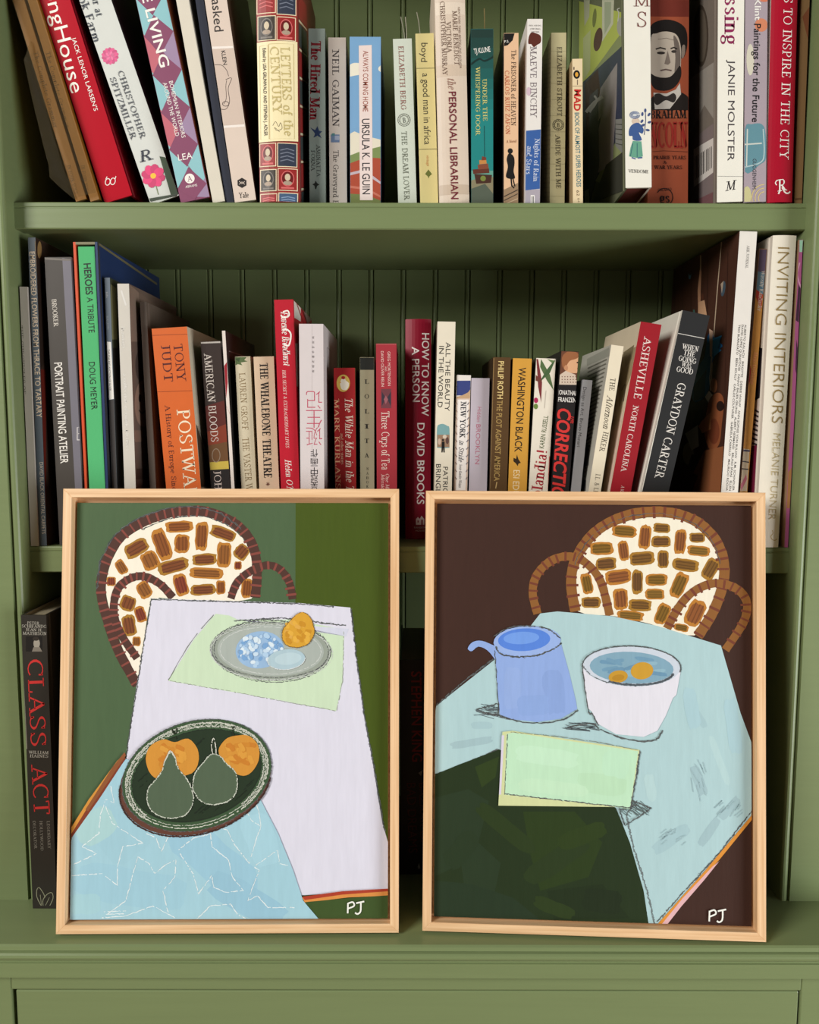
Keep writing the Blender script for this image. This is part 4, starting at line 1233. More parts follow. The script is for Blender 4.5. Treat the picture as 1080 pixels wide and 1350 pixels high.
book('white softcover with pink Chinese characters standing upside down', 'mid', (396.3, 427.6, 640), (393.5, 427, 427), 0.008, 0.16, LG, right=(196, 188, 186),
     rc=[RB(zB, [(970, 300), (988, 320), (988, 432), (970, 420), (970, 300)], 3, (150, 142, 140))], sp=[RB(zB, [(893, 185), (893, 1015)], 2, (196, 186, 184))], txt=cj)
WR = (152, 32, 34)
book('red paperback with a white hen in a round medallion', 'mid', (441.3, 470.3, 640), (440, 468, 485), 0.036, 0.13, WR, right=(120, 84, 50),
     sp=[P(zC, ell(396, 483, 34, 44), (202, 172, 84)), P(zC, [tuple(p) for p in catmull([(385, 465), (400, 452), (410, 470), (425, 485), (415, 515), (390, 515), (380, 490)], 3, True)], (230, 220, 200)), P(zC, ell(396, 455, 10, 8), (170, 40, 40)), RB(zC, [(374, 478), (384, 480)], 5, (214, 150, 60)),
         P(zC, [(458, 405), (470, 405), (474, 1015), (462, 1015)], (110, 44, 36))],
     txt=[S(zC, 'The White Man in the Tree', 424, 562, 431, 1090, 38, (230, 210, 190), slant=.2), S(zC, 'MARK KURLANSKY', 361, 562, 371, 1105, 24, (226, 172, 130)), S(zC, 'and other stories', 389, 738, 393, 896, 13, (214, 170, 140))])
lol = [S(zC, c, 504, y, 527, y, 21, (44, 42, 36), bold=.3) for c, y in zip('LOLITA', (475, 550, 626, 702, 776, 850))]
lol += [S(zC, c, 513, y, 525, y, 12, (44, 42, 36)) for c, y in zip('NABOKOV', (918, 941, 964, 986, 1008, 1030, 1052))]
book('small khaki paperback with a black head band and widely spaced upright letters', 'mid', (474.7, 494, 640), (474.2, 493.6, 471), 0.04, 0.125, (158, 152, 124), right=(60, 58, 48), sp=[P(zC, rect(470, 345, 562, 415), (40, 42, 38))], txt=lol)
TC = (160, 50, 58)
book('rose red paperback with a small woven pattern picture between its texts', 'mid', (496.6, 523.7, 640), (495.3, 523.2, 453), 0.03, 0.13, TC, right=(110, 44, 44),
     sp=[P(zC, rect(588, 512, 640, 610), (110, 60, 66)), P(zC, [(592, 525), (612, 560), (592, 600)], (56, 50, 60)), P(zC, [(638, 525), (618, 560), (638, 600)], (56, 50, 60)), P(zC, [(612, 545), (624, 565), (612, 590), (602, 565)], (150, 90, 96)), RB(zC, [(562, 284), (668, 284)], 4, (196, 110, 108))],
     txt=[T(zC, 'GREG MORTENSON', 628, 322, 630, 496, 14, (226, 190, 180)), T(zC, 'AND', 612, 398, 612, 422, 9, (226, 190, 180)), T(zC, 'DAVID OLIVER RELIN', 594, 320, 597, 500, 14, (226, 190, 180)), S(zC, 'Three Cups of Tea', 610, 626, 611, 922, 38, (232, 210, 196), bold=-.1), S(zC, "One Man's", 621, 944, 621, 1060, 17, (226, 190, 180), slant=.2), S(zC, 'Mission', 598, 944, 598, 1040, 17, (226, 190, 180), slant=.2)])
HK = (138, 18, 42)
book('thick burgundy hardcover with bold white sans capitals and a house emblem', 'mid', (535, 567.5, 640), (532.5, 570.8, 420.5), 0.055, 0.15, HK, hard=True, bulge=0.0035, slim=0.0012,
     sp=[([(548.5, 692), (548.5, 684.5), (551, 681.5), (553.5, 684), (556, 680), (559.5, 684.5), (559.5, 692)], (226, 206, 200)), ([rect(550.5, 686, 552, 689)[k] for k in range(4)], HK), ([rect(555.5, 685, 557.5, 692)[k] for k in range(4)], HK)],
     txt=[T(zC, 'HOW TO KNOW', 815, 228, 812, 650, 36, (236, 226, 220), bold=.01), T(zC, 'A PERSON', 763, 297, 767, 578, 36, (236, 226, 220), bold=.01), T(zC, 'DAVID BROOKS', 791, 685, 789, 1098, 36, (236, 226, 220), bold=.01),
          ('RANDOM', 546, 695.5, 562, 695.5, 2.2, (226, 206, 200)), ('HOUSE', 548, 699.5, 560, 699.5, 2.2, (226, 206, 200))])
book('ivory hardcover with a small crowd painting and a standing figure on its spine', 'mid', (572.5, 596, 640), (576.3, 601.3, 424), 0.03, 0.15, (224, 214, 192), left=(120, 108, 92), hard=True,
     sp=[P(zC, [tuple(p) for p in catmull([(873, 710), (885, 693), (905, 690), (925, 700), (936, 712), (936, 800), (930, 812), (880, 812), (873, 800)], 3, True)], (120, 160, 160)), P(zC, rect(874, 745, 936, 808), (150, 120, 96)), P(zC, ell(885, 780, 8, 16), (196, 170, 150)), P(zC, ell(925, 775, 8, 18), (90, 66, 60)), P(zC, ell(912, 755, 10, 10), (206, 190, 170)), P(zC, ell(903, 772, 5, 6), BLACK), P(zC, [(897, 780), (911, 780), (912, 835), (905, 835), (904, 810), (901, 835), (895, 835)], BLACK)],
     txt=[T(zC, 'ALL THE BEAUTY', 930, 275, 924, 625, 24, (54, 50, 46)), T(zC, 'IN THE WORLD', 896, 294, 888, 606, 24, (54, 50, 46)), T(zC, 'PATRICK', 916, 908, 914, 1070, 24, (54, 50, 46)), T(zC, 'BRINGLEY', 880, 894, 877, 1090, 24, (54, 50, 46))])
NYW = (226, 218, 208)
book('small white paperback with a navy head and a frilled orange border', 'mid', (598.2, 616.3, 640), (601.8, 621.8, 494.5), 0.034, 0.125, NYW, right=(150, 146, 150),
     sp=[P(zC, rect(960, 470, 1052, 545), (58, 68, 122)), P(zC, [(968, 552), (1000, 545), (1030, 530), (1052, 515), (1052, 575), (968, 575)], (190, 156, 120)), P(zD, [(80, 560), (155, 560), (138, 1030), (70, 1030)], (206, 180, 160)), P(zD, [(90, 566), (148, 566), (130, 1026), (82, 1026)], (232, 224, 216))] +
        [RB(zD, [(82 - i * .5, 580 + i * 38), (90 - i * .4, 592 + i * 38)], 4, (120, 90, 80)) for i in range(11)] + [RB(zD, [(150 - i * .9, 580 + i * 38), (140 - i * .9, 592 + i * 38)], 4, (110, 100, 110)) for i in range(11)],
     txt=[S(zD, 'NEW YORK', 121, 575, 114, 762, 25, (44, 44, 52), bold=.3), S(zD, 'in Stride', 112, 772, 107, 884, 23, (44, 44, 52), slant=.3), S(zD, 'Jessie Kanelos Weiner', 106, 895, 102, 1015, 13, (70, 66, 70), slant=.2)])
book('small lilac grey paperback with a rose sans title', 'mid', (617, 643.5, 640), (622.3, 645, 498.5), 0.034, 0.12, (186, 176, 184), left=(120, 112, 118),
     txt=[T(zD, 'Hidden', 202, 604, 197, 680, 19, (176, 100, 120)), T(zD, 'BROOKLYN', 196, 692, 190, 895, 22, (176, 100, 120))])
book('brown paperback with condensed cream and tan capitals', 'mid', (645, 669.5, 640), (650.7, 673.3, 471), 0.026, 0.13, (86, 62, 36), left=(58, 42, 28), right=(58, 42, 28), page=(140, 116, 80),
     sp=[RB(zD, [(275, 355), (255, 1020)], 3, (150, 120, 74)), RB(zD, [(290, 985), (284, 1018)], 5, (180, 150, 100))],
     txt=[T(zD, 'PHILIP ROTH', 312, 371, 306, 562, 28, (222, 196, 130), bold=.01), T(zD, 'THE PLOT AGAINST AMERICA', 305, 570, 289, 980, 28, (164, 134, 78), bold=.01)])
WB = (206, 152, 62)
book('mustard yellow paperback with bold condensed black capitals and a small bird', 'mid', (669.8, 695, 640), (676, 701.8, 472.5), 0.026, 0.13, WB, left=(120, 86, 36),
     sp=[P(zD, [(375, 862), (388, 868), (392, 845), (400, 870), (412, 888), (400, 892), (396, 905), (386, 890), (374, 880)], (54, 40, 26))],
     txt=[T(zD, 'WASHINGTON BLACK', 420, 403, 398, 833, 36, (44, 34, 24), bold=.01), T(zD, 'ESI EDUGYAN', 391, 925, 380, 1160, 32, (236, 214, 170))])
SW = (226, 216, 198)
book('ivory paperback with painted green and maroon leaves and red title reading upwards', 'mid', (697.5, 722.8, 640), (706.3, 733.8, 472.5), 0.024, 0.13, SW, left=(60, 54, 46),
     sp=[P(zD, [(490, 360), (500, 360), (520, 480), (515, 580), (500, 500)], (120, 50, 52)), P(zD, [(515, 360), (560, 440), (585, 520), (545, 470), (510, 400)], (84, 106, 66)), P(zD, [(595, 360), (560, 430), (505, 480), (540, 420), (575, 375)], (70, 96, 60)), P(zD, [(545, 358), (590, 370), (570, 380)], (104, 126, 80)), P(zD, [(488, 440), (520, 470), (512, 480), (487, 470)], (110, 60, 50)),
         P(zD, ell(489, 570, 11, 14), (170, 40, 84)), P(zD, ell(488, 601, 11, 14), (104, 130, 60)), P(zD, [(556, 855), (572, 855), (566, 1030), (548, 1030)], (196, 40, 44)), RB(zD, [(540, 520), (532, 610)], 3, (190, 180, 164))],
     txt=[T(zD, 'KAREN RUSSELL', 517, 814, 540, 648, 23, (96, 104, 72), bold=.01), S(zD, 'Swamplandia!', 466, 1235, 519, 826, 52, (166, 44, 52), bold=.2)])
book('black paperback with a sepia photo of a baby and slanted red letters', 'mid', (728.3, 750.5, 640), (739, 764.5, 463), 0.02, 0.13, (36, 32, 32), page=(90, 80, 70),
     sp=[P(zD, [(618, 318), (724, 322), (712, 492), (604, 490)], (106, 66, 48)), P(zD, [tuple(p) for p in catmull([(625, 345), (655, 325), (695, 330), (715, 360), (718, 395), (708, 420), (690, 432), (650, 425), (628, 400)], 4, True)], (214, 164, 124)), P(zD, [tuple(p) for p in catmull([(622, 350), (650, 322), (690, 324), (712, 345), (690, 360), (660, 370), (640, 400), (624, 400)], 3, True)], (150, 96, 62)),
         P(zD, ell(642, 405, 10, 14), (190, 136, 100)), P(zD, ell(700, 378, 5, 4), (60, 40, 34)), P(zD, ell(706, 408, 8, 4), (156, 84, 70)), P(zD, [(610, 440), (640, 420), (690, 440), (710, 470), (708, 492), (606, 490)], (206, 186, 166))] +
        [P(zD, ell(622 + 14 * (k % 6), 450 + 14 * (k // 6), 3, 3, 0, 6), (110, 74, 60)) for k in range(18)],
     txt=[T(zD, 'JONATHAN', 600, 528, 702, 535, 23, (232, 226, 218), bold=.01), T(zD, 'FRANZEN', 601, 565, 692, 569, 23, (232, 226, 218), bold=.01), T(zD, 'THE', 677, 650, 674, 690, 19, (198, 46, 44), bold=.02, slant=.2), T(zD, 'CORRECTIONS', 634, 612, 588, 1180, 66, (206, 52, 48), bold=.025, slant=.15)])
book('thin mid grey paperback with small dark sans lettering', 'mid', (753.8, 766.5, 640), (768, 782, 501), 0.02, 0.115, (150, 148, 148), txt=[T(zD, 'Design as Art. Bruno Munari', 738, 502, 705, 806, 17, (54, 52, 52))])
nl = [P(zD, [(748, 360), (862, 300), (862, 345), (748, 395)], (150, 148, 136))]
for k in range(30):
    y = 380 + k * 21
    nl.append(RB(zD, [(752 - k * .5, y + 28 - k * .6), (850 - k * 4.2, y - 18 + k * .9)], 7, (112, 108, 98)))
nl += [P(zD, [(735, 800), (760, 795), (758, 900), (732, 910)], (90, 88, 84)), P(zD, [(715, 980), (745, 975), (742, 1030), (712, 1030)], (50, 48, 48))]
book('slim cream softcover with serif and script title and a newsprint side', 'mid', (776.5, 794, 640), (805.8, 822.8, 455.5), 0.006, 0.14, (226, 214, 188), left=(176, 172, 160), lc=nl,
     txt=[S(zD, 'THE', 881, 457, 874, 521, 25, (74, 66, 52)), S(zD, 'Afternoon', 868, 545, 845, 716, 30, (74, 66, 52), slant=.35), S(zD, 'HIKER', 846, 731, 823, 832, 25, (74, 66, 52)), S(zD, 'I.L. & LIN', 805, 945, 790, 1055, 22, (74, 66, 52))])
AV = (152, 28, 38)
book('leaning red softcover with white serif capitals beside a black hardcover', 'mid', (805.3, 834, 640), (844.5, 873, 426), 0.003, 0.15, AV, left=(206, 190, 164),
     lc=[P(zE, [(130, 640), (215, 590), (205, 720), (130, 880)], (150, 134, 104)), P(zE, [(150, 620), (200, 585), (190, 650), (160, 690)], (120, 106, 80)), RB(zE, [(140, 800), (160, 770), (150, 850)], 4, (90, 78, 60), True), P(zE, [(95, 1010), (150, 890), (110, 1270), (60, 1270)], (214, 190, 174))],
     txt=[S(zE, 'ASHEVILLE', 266, 547, 215, 838, 34, (232, 214, 204)), S(zE, 'NORTH CAROLINA', 209, 868, 150, 1180, 25, (232, 214, 204)), S(zE, 'A VIEW', 148, 1245, 136, 1300, 14, (232, 214, 204))])
GC = (42, 42, 42)
book('thick leaning black hardcover with white serif lettering and a white side', 'mid', (846, 884.5, 640), (899.5, 937, 412.5), 0.0, 0.155, GC, left=(216, 210, 196), right=GC, hard=True,
     sp=[RB(zE, [(405, 531), (532, 556)], 3, (206, 202, 194)), P(zE, [(405, 432), (419, 433), (238, 1270), (195, 1270)], (222, 216, 202))],
     txt=[S(zE, 'WHEN', 425, 591, 502, 606, 24, (226, 220, 210), bold=.3), S(zE, 'THE', 433, 619, 484, 632, 24, (226, 220, 210), bold=.3), S(zE, 'GOING', 409, 646, 491, 663, 24, (226, 220, 210), bold=.3), S(zE, 'WAS', 423, 673, 468, 686, 24, (226, 220, 210), bold=.3), S(zE, 'GOOD', 399, 697, 475, 712, 24, (226, 220, 210), bold=.3),
          S(zE, 'GRAYDON CARTER', 425, 765, 315, 1211, 38, (226, 220, 210))])
WD = (72, 44, 34)
arkc = [P(zE, [(330, 0), (695, 50), (620, 1280), (330, 1280)], WD)]
for x in (360, 395, 432, 470, 545, 640):
    arkc.append(RB(zE, [(x, 150), (x - 8, 1100)], 4, (54, 32, 25)))
arkc += [RB(zE, [(610, 100), (590, 330), (572, 560), (560, 800)], 4, (196, 172, 146)), RB(zE, [(512, 165), (512, 240)], 4, (196, 172, 146)), P(zE, [(508, 235), (516, 240), (512, 330), (512, 440), (500, 440), (498, 330)], (190, 140, 108)), P(zE, ell(520, 360, 7, 16), (92, 54, 40)), P(zE, [(503, 385), (530, 375), (542, 450), (500, 450)], (206, 160, 124)),
         P(zE, [(455, 248), (462, 262), (470, 250), (464, 278), (456, 275)], (96, 140, 170)), P(zE, ell(618, 322, 10, 36, 8), (70, 84, 96)), P(zE, [(606, 300), (620, 285), (612, 345)], (170, 150, 130)), RB(zE, [(480, 420), (484, 445)], 8, (70, 110, 100)),
         P(zE, [tuple(p) for p in catmull([(545, 545), (565, 530), (580, 555), (612, 540), (600, 570), (615, 590), (590, 620), (560, 690), (552, 790), (520, 840), (480, 850), (472, 780), (500, 690), (530, 640)], 3, True)], (30, 104, 158)), P(zE, [(560, 560), (612, 540), (592, 600), (610, 610), (575, 640)], (60, 150, 200)), P(zE, [(480, 780), (540, 700), (530, 830), (480, 850)], (20, 60, 110)),
         P(zE, [(553, 510), (570, 520), (566, 640), (556, 640)], (214, 176, 150)), RB(zE, [(565, 640), (556, 740), (560, 800)], 6, (206, 190, 170)), P(zE, [(532, 830), (552, 800), (570, 820), (552, 860)], (226, 214, 190)),
         P(zE, ell(575, 775, 16, 34), (150, 90, 58)), P(zE, [tuple(p) for p in catmull([(560, 830), (600, 810), (622, 850), (612, 960), (600, 1050), (560, 1080), (530, 1000), (540, 900)], 4, True)], (146, 84, 52)), P(zE, ell(605, 872, 18, 24), (44, 28, 24)), P(zE, ell(575, 990, 26, 60), (120, 62, 40)),
         P(zE, [(500, 960), (560, 900), (560, 980), (520, 1000)], (190, 122, 78)), P(zE, ell(500, 930, 20, 46, 20), (40, 26, 22)), P(zE, ell(455, 1095, 26, 52), (170, 150, 122)), P(zE, [(440, 1000), (500, 960), (505, 1060), (470, 1080)], (206, 196, 178)), P(zE, [(470, 1100), (520, 1090), (500, 1180), (440, 1200)], (60, 40, 34)),
         P(zE, [(430, 1280), (530, 1080), (620, 1060), (610, 1280)], (150, 92, 58)), P(zE, [(372, 1280), (440, 1150), (500, 1200), (470, 1280)], (84, 52, 38))]
names = (('ALBERTO KALACH   BIRGITTE   DEBBIE WOLFF   ANN SOPHIE VON BULOW   R.M. SCHINDLER', 722, 490, 664, 1268), ('DAVID LOPEZ QUINCOCES   FANNY BAUER GRUNG   ALBERT NERMAND   BRUNO SPAAS   ELLEN', 708, 490, 649, 1268), ('TRIO BURRAFATO   BERN SCULLY   CARLOS COUTURIER   GABRIELA CARRILLO   MAURICIO ROCHA', 693, 490, 634, 1268))
book('tall white spined magazine with tiny black names and dark brown picture side', 'mid', (951, 974.3, 640), (975.3, 998.8, 305), 0.0, 0.205, (224, 218, 208), left=WD, right=(200, 190, 180), lc=arkc,
     txt=[S(zE, 'ARK JOURNAL', 735, 120, 727, 226, 12, (70, 66, 62))] + [T(zE, s, a, b, c, d, 9, (76, 72, 68), bold=.01) for s, a, b, c, d in names])
KS = (196, 140, 70)
book('narrow softcover with violet, ochre and red abstract painting along its spine', 'mid', (975.6, 987, 640), (1001.3, 1011.5, 328), 0.012, 0.19, KS, left=(90, 70, 60),
     sp=[P(zE, [(780, 130), (826, 132), (820, 250), (775, 245)], (92, 80, 104)), P(zE, [(775, 240), (822, 250), (805, 350), (768, 330)], (96, 130, 150)), P(zE, [(766, 325), (803, 350), (795, 420), (762, 360)], (176, 60, 50)), P(zE, [(730, 680), (748, 700), (742, 760), (725, 770)], (150, 40, 40)), P(zE, [(700, 1070), (740, 1075), (728, 1270), (690, 1270)], (212, 196, 170)), RB(zE, [(706, 1080), (742, 1082)], 8, (70, 70, 100)), RB(zE, [(702, 1130), (738, 1135)], 5, (60, 60, 70)), RB(zE, [(700, 1165), (735, 1168)], 5, (60, 60, 70)), P(zE, [(695, 1240), (725, 1190), (728, 1215), (700, 1270)], (206, 120, 140))],
     txt=[S(zE, 'Wassily Kandinsky', 806, 236, 786, 428, 17, (222, 212, 200)), S(zE, 'Hajo Duchting', 770, 620, 752, 770, 17, (226, 150, 110))])
ilc = [P(zE, [(785, 130), (850, 80), (850, 600), (770, 600)], (206, 196, 182)), P(zE, [(770, 595), (850, 590), (830, 830), (760, 850)], (40, 34, 36)), P(zE, [(762, 850), (825, 840), (800, 1060), (748, 1060)], (206, 190, 180)), P(zE, [(748, 1060), (800, 1055), (790, 1300), (728, 1300)], (120, 34, 62))]
for k in range(8):
    ilc.append(RB(zE, [(766 - k * 2, 890 + k * 22), (810 - k * 2, 900 + k * 22)], 9, (50, 38, 40)))
GOLD = (150, 126, 76)
book('wide ivory hardcover with thin gold capitals beside the bookcase side', 'mid', (1002, 1032, 640), (1019.5, 1052.3, 310), -0.001, 0.2, (236, 228, 210), left=(206, 196, 182), hard=True, bulge=0.002, lc=ilc,
     sp=[([tuple(q) for q in s], (196, 170, 96)) for s in ribbon([tuple(p) for p in catmull([(1018.5, 699), (1019.5, 703), (1016.5, 707), (1018, 711), (1022, 712.5), (1025.5, 710.5)], 4)], 0.9)],
     txt=[T(zE, 'INVITING INTERIORS', 900, 128, 869, 952, 52, GOLD, bold=-.012), T(zE, 'MELANIE TURNER', 868, 1000, 846, 1405, 34, (190, 172, 128), bold=-.01)])
book('slim pink patterned softcover squeezed beside the bookcase side', 'mid', (1034, 1040, 716), (1054, 1059, 316), 0.0, 0.17, (176, 92, 142), left=(150, 120, 90),
     sp=[P(zE, [(975, 90), (998, 90), (996, 150), (974, 150)], (160, 206, 180)), P(zE, [(970, 300), (985, 320), (970, 480), (955, 470)], (70, 44, 66)), P(zE, [(960, 560), (985, 600), (970, 720), (955, 700)], (60, 40, 62)), P(zE, [(920, 1180), (950, 1160), (950, 1350), (915, 1350)], (170, 120, 74)), RB(zE, [(975, 200), (965, 260), (985, 330)], 5, (226, 170, 200), True)])

# ---- on the ledge behind the paintings
CA = (46, 42, 36)
rst_ = (192, 48, 44)
gry = (176, 170, 156)
book('tall black hardcover with large red spaced serif letters standing on the ledge', 'low', (44, 74.5, 1199), (26, 62.3, 811), -0.036, 0.2, CA, right=(34, 30, 26), hard=True, page=(150, 140, 116),
     sp=[RB(zL, [(57.5, 474), (62, 560), (67, 660)], 2.4, (140, 134, 118)), P(zL, rect(65, 378, 106, 416), (30, 27, 24)), P(zL, ell(92, 396, 8, 13), (150, 142, 128)), P(zL, [(80, 416), (84, 405), (100, 405), (106, 416)], (120, 112, 100)), P(zL, ell(90, 384, 8, 5), (50, 44, 38)),
         RB(zL, [tuple(p) for p in catmull([(103, 1052), (93, 1032), (92, 1015), (98, 1007), (108, 1020), (113, 1032)], 3)], 1.6, (150, 150, 124)), RB(zL, [tuple(p) for p in catmull([(108, 1052), (108, 1038), (118, 1024), (130, 1020), (133, 1034), (125, 1052)], 3)], 1.6, (150, 150, 124)),
         RB(zL, [(104, 1052), (101, 1025)], 1.2, (150, 150, 124)), RB(zL, [(114, 1052), (124, 1032)], 1.2, (150, 150, 124))],
     txt=[S(zL, 'PETER', 68, 344, 99, 345, 6.5, gry), S(zL, 'SCHIFANDO', 55, 352, 117, 353, 7, gry), S(zL, 'JEAN H.', 65, 361, 106, 362, 6.5, gry), S(zL, 'MATHISON', 57, 370, 117, 371, 7, gry),
          S(zL, 'CLASS', 88, 436, 97, 652, 37, rst_, bold=-.1), S(zL, 'ACT', 98, 698, 106, 824, 37, rst_, bold=-.1), S(zL, 'WILLIAM', 72, 668, 122, 669, 7, gry), S(zL, 'HAINES', 75, 677, 121, 678, 7, gry),
          S(zL, 'LEGENDARY', 121, 840, 124, 910, 7, (130, 124, 112)), S(zL, 'HOLLYWOOD', 103, 840, 106, 914, 7, (130, 124, 112)), S(zL, 'DECORATOR', 86, 840, 90, 910, 7, (130, 124, 112))])
book('dark hardcover with red condensed lettering standing in the gap between the two paintings', 'low', (527, 566, 1150), (527, 566, 870), 0.03, 0.155, (34, 28, 26), hard=True, page=(120, 110, 96),
     sp=[P(zM, [(98, 720), (110, 712), (105, 728)], (150, 140, 130)), P(zM, [(96, 955), (100, 945), (103, 958), (99, 962)], (150, 150, 150))],
     txt=[T(zM, 'STEPHEN KING', 93, 466, 95, 692, 25, (150, 40, 36), bold=.01), T(zM, 'BAD DREAMS', 80, 745, 85, 920, 22, (96, 40, 36)), T(zM, 'BAZAAR OF', 108, 745, 112, 900, 16, (96, 40, 36))])

# ------------------------------------------------------------------ paintings


def painting(label, bl, br, tl, tr, cpx, thick=0.020):
    fz = LEDGE + 0.003
    A, B = at_z(bl[0], bl[1], fz), at_z(br[0], br[1], fz)
    W = (B - A).length
    ex = (B - A).normalized()
    back = Vector((-ex.y, ex.x, 0))
    lo, hi = 0.0, 0.5

    def tops(al):
        up = Vector((0, 0, 1)) * math.cos(al) + back * math.sin(al)
        nrm = ex.cross(up)
        out = []
        for p in (tl, tr):
            d = ray(*p)
            out.append(CAM_P + d * ((A - CAM_P).dot(nrm) / d.dot(nrm)))
        return out, up
    for _ in range(40):
        mid = (lo + hi) / 2
        (a, b), up = tops(mid)
        if (b - a).length < W:
            lo = mid
        else:
            hi = mid
    al = max(0.10, min(lo, 0.16))
    (a, b), up = tops(al)
    H = ((a - A).dot(up) + (b - B).dot(up)) / 2
    ey = up.cross(ex)
    M = Matrix.Identity(4)
    org = (A + B) / 2
    M.col[0][:3], M.col[1][:3], M.col[2][:3], M.col[3][:3] = ex, ey, up, org
    # rest the back lower edge on the ledge
    low = (M @ Vector((0, thick, 0))).z
    M = Matrix.Translation((0, 0, LEDGE + 0.0002 - low)) @ M
    print('painting', label[:30], 'W %.3f H %.3f lean %.1f top back Y %.3f' % (W, H, math.degrees(al), (M @ Vector((0, thick, H))).y))
    root = empty('framed_painting')
    root.matrix_world = M
    tag(root, label, 'painting')
    fw = 0.0085
    # four mitred rails
    def rail(name, p0, p1, q1, q0, m_):
        V = []
        for y in (0.0, thick):
            for p in (p0, p1, q1, q0):
                V.append((p[0], y, p[1]))
        Fc = [(0, 1, 2, 3), (7, 6, 5, 4), (0, 4, 5, 1), (1, 5, 6, 2), (2, 6, 7, 3), (3, 7, 4, 0)]
        o = mesh_obj(name, V, Fc, m_, root)
        bm = bmesh.new()
        bm.from_mesh(o.data)
        bmesh.ops.recalc_face_normals(bm, faces=bm.faces[:])
        es = [e for e in bm.edges if abs(e.verts[0].co.y) < 1e-6 and abs(e.verts[1].co.y) < 1e-6]
        bmesh.ops.bevel(bm, geom=es, offset=0.0003, segments=1, affect='EDGES')
        bm.to_mesh(o.data)
        bm.free()
    x0, x1 = -W / 2, W / 2
    rail('frame_rail', (x0, 0), (x1, 0), (x1 - fw, fw), (x0 + fw, fw), maple('x'))
    rail('frame_rail', (x0, H), (x1, H), (x1 - fw, H - fw), (x0 + fw, H - fw), maple('x'))
    rail('frame_rail', (x0, 0), (x0, H), (x0 + fw, H - fw), (x0 + fw, fw), maple('z'))
    rail('frame_rail', (x1, 0), (x1, H), (x1 - fw, H - fw), (x1 - fw, fw), maple('z'))
    box('frame_back', x0 + fw, x1 - fw, 0.0145, thick - 0.0005, fw, H - fw, maple('x'), root)
    minv = M.inverted()
    CY = 0.0085
    q = [to_plane(minv, p[0], p[1], 1, CY) for p in cpx]
    cx0, cx1 = (q[0].x + q[3].x) / 2, (q[1].x + q[2].x) / 2
    cz1, cz0 = (q[0].z + q[1].z) / 2, (q[2].z + q[3].z) / 2
    g = 0.0022
    cx0, cx1, cz0, cz1 = max(cx0, x0 + fw + g), min(cx1, x1 - fw - g), max(cz0, fw + g), min(cz1, H - fw - g)
    canvas = box('canvas', cx0, cx1, CY, 0.0144, cz0, cz1, mat((225, 220, 208), 'acrylic'), root, 0.0008)
    sheet = Sheet(minv, 1, CY, -1, 0.000008, (cx0, cx1, cz0, cz1))
    return root, canvas, sheet, [(p[0], p[1]) for p in cpx]


rp = random.Random(11)


def wob(pts, j, closed=False, n=7):
    c = [tuple(p) for p in catmull(pts, n, closed)]
    return [(p[0] + rp.uniform(-j, j), p[1] + rp.uniform(-j, j)) for p in c]


def sketch(pts, w, col, j=0.6, rep=1, smooth=True, kind='chalk'):
    out = []
    for _ in range(rep):
        c = wob(pts, j) if smooth else [(p[0] + rp.uniform(-j, j), p[1] + rp.uniform(-j, j)) for p in dense(pts)]
        q = ribbon(c, [w * 1.15 * rp.uniform(.45, 1.3) for _ in c])
        q = [s for s in q if rp.random() > .14] or q
        out.append((q, tuple(col) + (kind,)))
        if col == CHAR:
            c2 = [(p[0] + rp.uniform(-1.1, 1.1), p[1] + rp.uniform(-1.1, 1.1)) for p in c]
            q2 = [s for s in ribbon(c2, w * .45) if rp.random() > .4]
            if q2:
                out.append((q2, (112, 116, 114, kind)))
    return out


def dense(pts, step=2.2):
    out = []
    for a, b in zip(pts[:-1], pts[1:]):
        n = max(1, int(math.hypot(b[0] - a[0], b[1] - a[1]) / step))
        for k in range(n):
            out.append((a[0] + (b[0] - a[0]) * k / n, a[1] + (b[1] - a[1]) * k / n))
    out.append(pts[-1])
    return out


def hatch(x0, y0, x1, y1, n, ang, col, w=0.7):
    out = []
    for k in range(n):
        x, y = rp.uniform(x0, x1), rp.uniform(y0, y1)
        l = rp.uniform(.2, .5) * max(x1 - x0, y1 - y0)
        a = math.radians(ang + rp.uniform(-12, 12))
        out.append((ribbon([(x - l * math.cos(a) / 2, y - l * math.sin(a) / 2), (x + l * math.cos(a) / 2, y + l * math.sin(a) / 2)], w), tuple(col) + ('chalk',)))
    return [([q for s, _ in out for q in s], tuple(col) + ('chalk',))]


def conv(ox, oy, s):
    return lambda pts: [(ox + p[0] / s, oy + p[1] / s) for p in pts]


def patches(poly_box, n, cols, rmin, rmax, rot=90):
    """Loose brush patches of neighbouring paint colours."""
    out = []
    for _ in range(n):
        x, y = rp.uniform(poly_box[0], poly_box[2]), rp.uniform(poly_box[1], poly_box[3])
        out.append((dab(x, y, rp.uniform(rmin, rmax), rp.uniform(rmin, rmax) * .4, rot + rp.uniform(-25, 25), rp), rp.choice(cols)))
    return out


def by_colour(shapes):
    out = {}
    for shp, c in shapes:
        out.setdefault(tuple(c), []).extend(shp if isinstance(shp[0], list) else [shp])
    return [(v, k) for k, v in out.items()]


